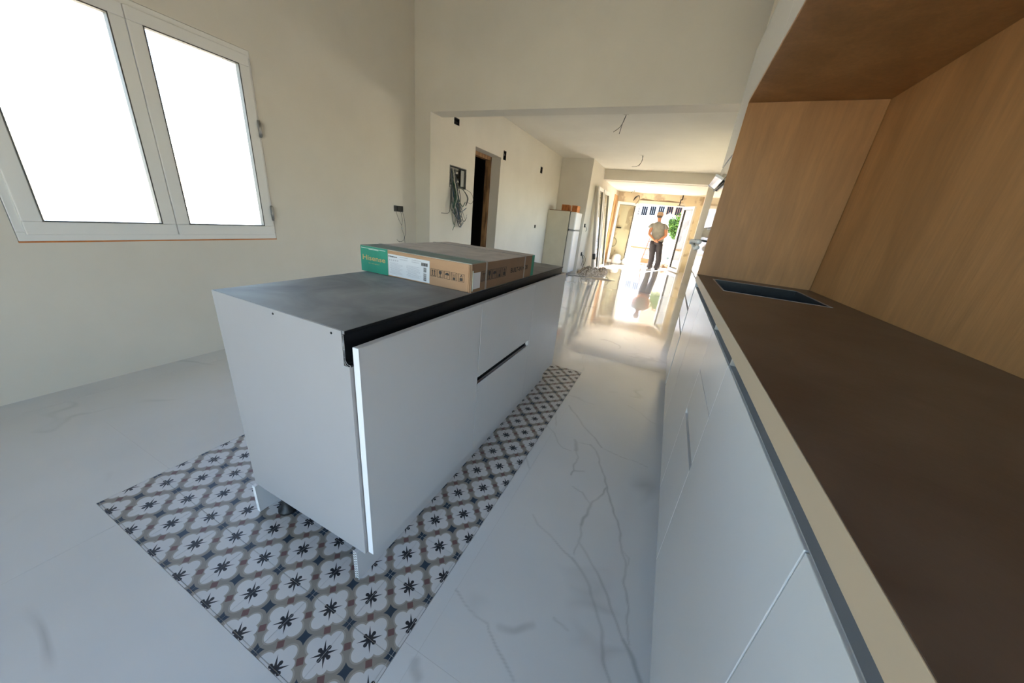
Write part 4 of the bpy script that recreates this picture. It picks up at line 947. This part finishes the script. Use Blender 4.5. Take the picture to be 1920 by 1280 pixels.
mb = MB(); mb.rings([ellr((hc_.x, hc_.y + o_, hc_.z + z), rx, ry, 24) for z, rx, ry, o_ in ((.005, .091, .106, 0), (.04, .093, .108, 0), (.08, .086, .100, 0), (.105, .066, .080, 0), (.118, .03, .04, 0))], cap_m)
mb.rings([[(hc_.x + .085 * math.cos(t) * k, hc_.y + .075 + .095 * abs(math.sin(t)) * k, hc_.z + .012 + dz_) for t in [math.pi * j / 12 for j in range(13)]] for k, dz_ in ((1, 0), (1.0, .008))], cap_m)
mb.build('cap', per, label='beige cap')

# ------------------------------------------------------------------ outside, beyond the patio door
lw = MB((1.8, 14.1, -.03)); lw.box(-.30, 4.0, 14.0, 14.2, -.03, .98, white_wall); struct('wall_far', lw)
pw = MB(); pw.box(-9, -.3, 17.0, 17.25, -.03, .40, white_wall).box(-9.02, -.28, 16.96, 17.29, .39, .47, mat('coping_tile', (.22, .07, .03), .9)); struct('wall_far', pw)
bb = (-5, 26, 0)
bl = thing('overexposed_house', bb, 'house wall behind the parapet, overexposure put into its white colour, with dark shuttered windows', 'building')
MB(bb).box(-14, -.81, 24, 28, -.03, 6.0, white_wall).build('wall', bl)  # overexposure and haze put into the white wall colour
bb2 = (2, 26, 0)
bl2 = thing('peach_house', bb2, 'peach coloured house with dark shuttered windows, right of the white one', 'building')
MB(bb2).box(-.79, 9, 24.02, 28, 2.0, 6.0, peach).build('upper_wall', bl2); MB(bb2).box(-.79, 9, 24.0, 28, -.03, 2.0, white_wall).build('lower_wall', bl2)
for i in range(13):
    xc_ = -2.01 + (i - 3) * .49
    hb, hp = (bl, bb) if xc_ + .17 < -.81 else (bl2, bb2)
    zz = 2.37 + (xc_ + 2) * .085
    f = MB(hp).box(xc_ - .17, xc_ + .17, 23.97, 24.0, zz - .27, zz + .27, white_wall if hb is bl else peach).build('window', hb)
    for k in range(3): MB(hp).box(xc_ - .165 + k * .115, xc_ - .065 + k * .115, 23.95, 23.969, zz - .26, zz + .26, shutter_m).build('shutter_panel', f, label='dark shutter panel')
ub = (-.33, 16.2, -.03); um = thing('garden_umbrella', ub, 'white garden parasol open beyond the low wall', 'umbrella')
mb = MB(ub); mb.rings([ellr((-.33, 16.2, z), r, r, 8) for z, r in ((1.96, .02), (1.86, .22), (1.68, .50), (1.60, .52))], canvas_m, cap=True, smooth=False); mb.build('canopy', um)
MB(ub).cyl((-.33, 16.2, -.03), (-.33, 16.2, 2.0), .022, pvc, 10).build('pole', um); MB(ub).tube([(-.33, 16.2, -.029), (-.33, 16.2, .03)], .2, mat('base_grey', (.2, .2, .2), .8), 16).build('base', um)
# bush: stems plus many individual leaves joined
bu = (.25, 14.75, -.03); bs = thing('garden_bush', bu, 'green leafy bush rising behind the low white wall', 'bush')
random.seed(21); mb = MB(bu); st = MB(bu)
for k in range(14):
    a = random.uniform(0, 6.28); tip = Vector((.25 + math.cos(a) * .4, 14.75 + math.sin(a) * .3, random.uniform(1.3, 1.85)))
    st.tube(spline([(.25 + math.cos(a) * .05, 14.75, -.03), (.25 + math.cos(a) * .2, 14.75 + math.sin(a) * .1, .8), tuple(tip)], 4), .012, stem_m, 5)
st.build('stem', bs)
for k in range(4600):
    u = Vector((random.gauss(0, 1), random.gauss(0, 1), random.gauss(0, 1))).normalized() * random.uniform(.55, 1.0)
    c = Vector((.20 + u.x * .48, 14.75 + u.y * .40, 1.42 + u.z * .50)); c += Vector((noise.noise(c * 3), noise.noise(c * 3 + Vector((9, 0, 0))), noise.noise(c * 3 + Vector((0, 9, 0))))) * .12
    d = Vector((random.gauss(0, 1), random.gauss(0, 1), random.gauss(0, .6))).normalized(); e_ = d.cross(Vector((random.random(), random.random(), 1))).normalized()
    L_ = random.uniform(.04, .07); mb.add([c - d * L_, c + e_ * L_ * .45, c + d * L_, c - e_ * L_ * .45], [(0, 1, 2), (0, 2, 3)], leaf_m)
fo = mb.build('foliage', bs); fo['kind'] = 'stuff'
# folded wooden ladder, pot plant, rubble at the threshold
lb = (-.74, 14.7, -.03); ld = thing('step_ladder', lb, 'small rusty-brown step ladder standing on the terrace left of the person', 'ladder')
def rod(name, a, c, r=.02, m=mat('ladder_rust', (.16, .055, .028), .9)): MB(lb).obox((Vector(a) + Vector(c)) / 2, (Vector(c) - Vector(a)) / 2, (r, 0, 0), (0, r * .6, 0), m).build(name, ld)
rod('rail', (-.92, 14.6, .14), (-.80, 14.75, .95)); rod('rail', (-.60, 14.6, .14), (-.70, 14.75, .95)); rod('rail', (-.92, 14.9, .14), (-.80, 14.76, .95)); rod('rail', (-.60, 14.9, .14), (-.70, 14.76, .95))
for k in range(4):
    z = .28 + k * .17; f = (z - .14) / .81
    MB(lb).box(-.92 + .12 * f, -.60 - .1 * f, 14.6 + .15 * f - .04, 14.6 + .15 * f + .04, z, z + .03, MATS['ladder_rust']).build('step', ld)
MB(lb).box(-.95, -.57, 14.55, 14.95, -.03, .14, MATS['coping_tile']).build('base', ld)
pb = (.02, 13.8, -.03); pp = thing('potted_plant', pb, 'small blue-grey plant in a pale pot near the right patio leaf', 'plant')
mb = MB(pb); mb.rings([ellr((.02, 13.8, z), r, r, 14) for z, r in ((-.03, .09), (.22, .13), (.25, .13))], white_wall); mb.build('pot', pp)
mb = MB(pb); random.seed(4)
for k in range(60):
    a = random.uniform(0, 6.28); e_ = random.uniform(.2, 1.3); d = Vector((math.cos(a) * math.cos(e_), math.sin(a) * math.cos(e_), math.sin(e_))); c = Vector((.02, 13.8, .26)) + d * random.uniform(.05, .25); s_ = d.cross(Vector((0, 0, 1))).normalized() * .018
    mb.add([c - d * .05, c + s_, c + d * .06, c - s_], [(0, 1, 2), (0, 2, 3)], leaf_blue)
fo = mb.build('foliage', pp); fo['kind'] = 'stuff'
mb = MB((-.1, 13.0, -.03)); random.seed(9)
for k in range(150):
    x = random.uniform(-1.0, .25) if k < 60 else random.gauss(.0, .13); y = random.uniform(12.95, 13.3); s_ = random.uniform(.015, .05) * (1 if k < 60 else 1.3); z = -.03 + s_ + (random.uniform(0, .16) * max(0, 1 - abs(x) * 4) if k >= 60 else 0)
    a = Matrix.Rotation(random.uniform(0, 3), 3, Vector((random.random(), random.random(), random.random())).normalized())
    mb.obox((x, y, z), a @ Vector((s_, 0, 0)), a @ Vector((0, s_ * .6, 0)), a @ Vector((0, 0, s_ * .4)), random.choice((rubble_m, terracotta, dark_hole, rubble_m)) if k < 60 else random.choice((rubble_m, plywood)))
o = mb.build('rubble', label='loose rubble and broken plaster lying outside the threshold', cat='rubble'); o['kind'] = 'stuff'
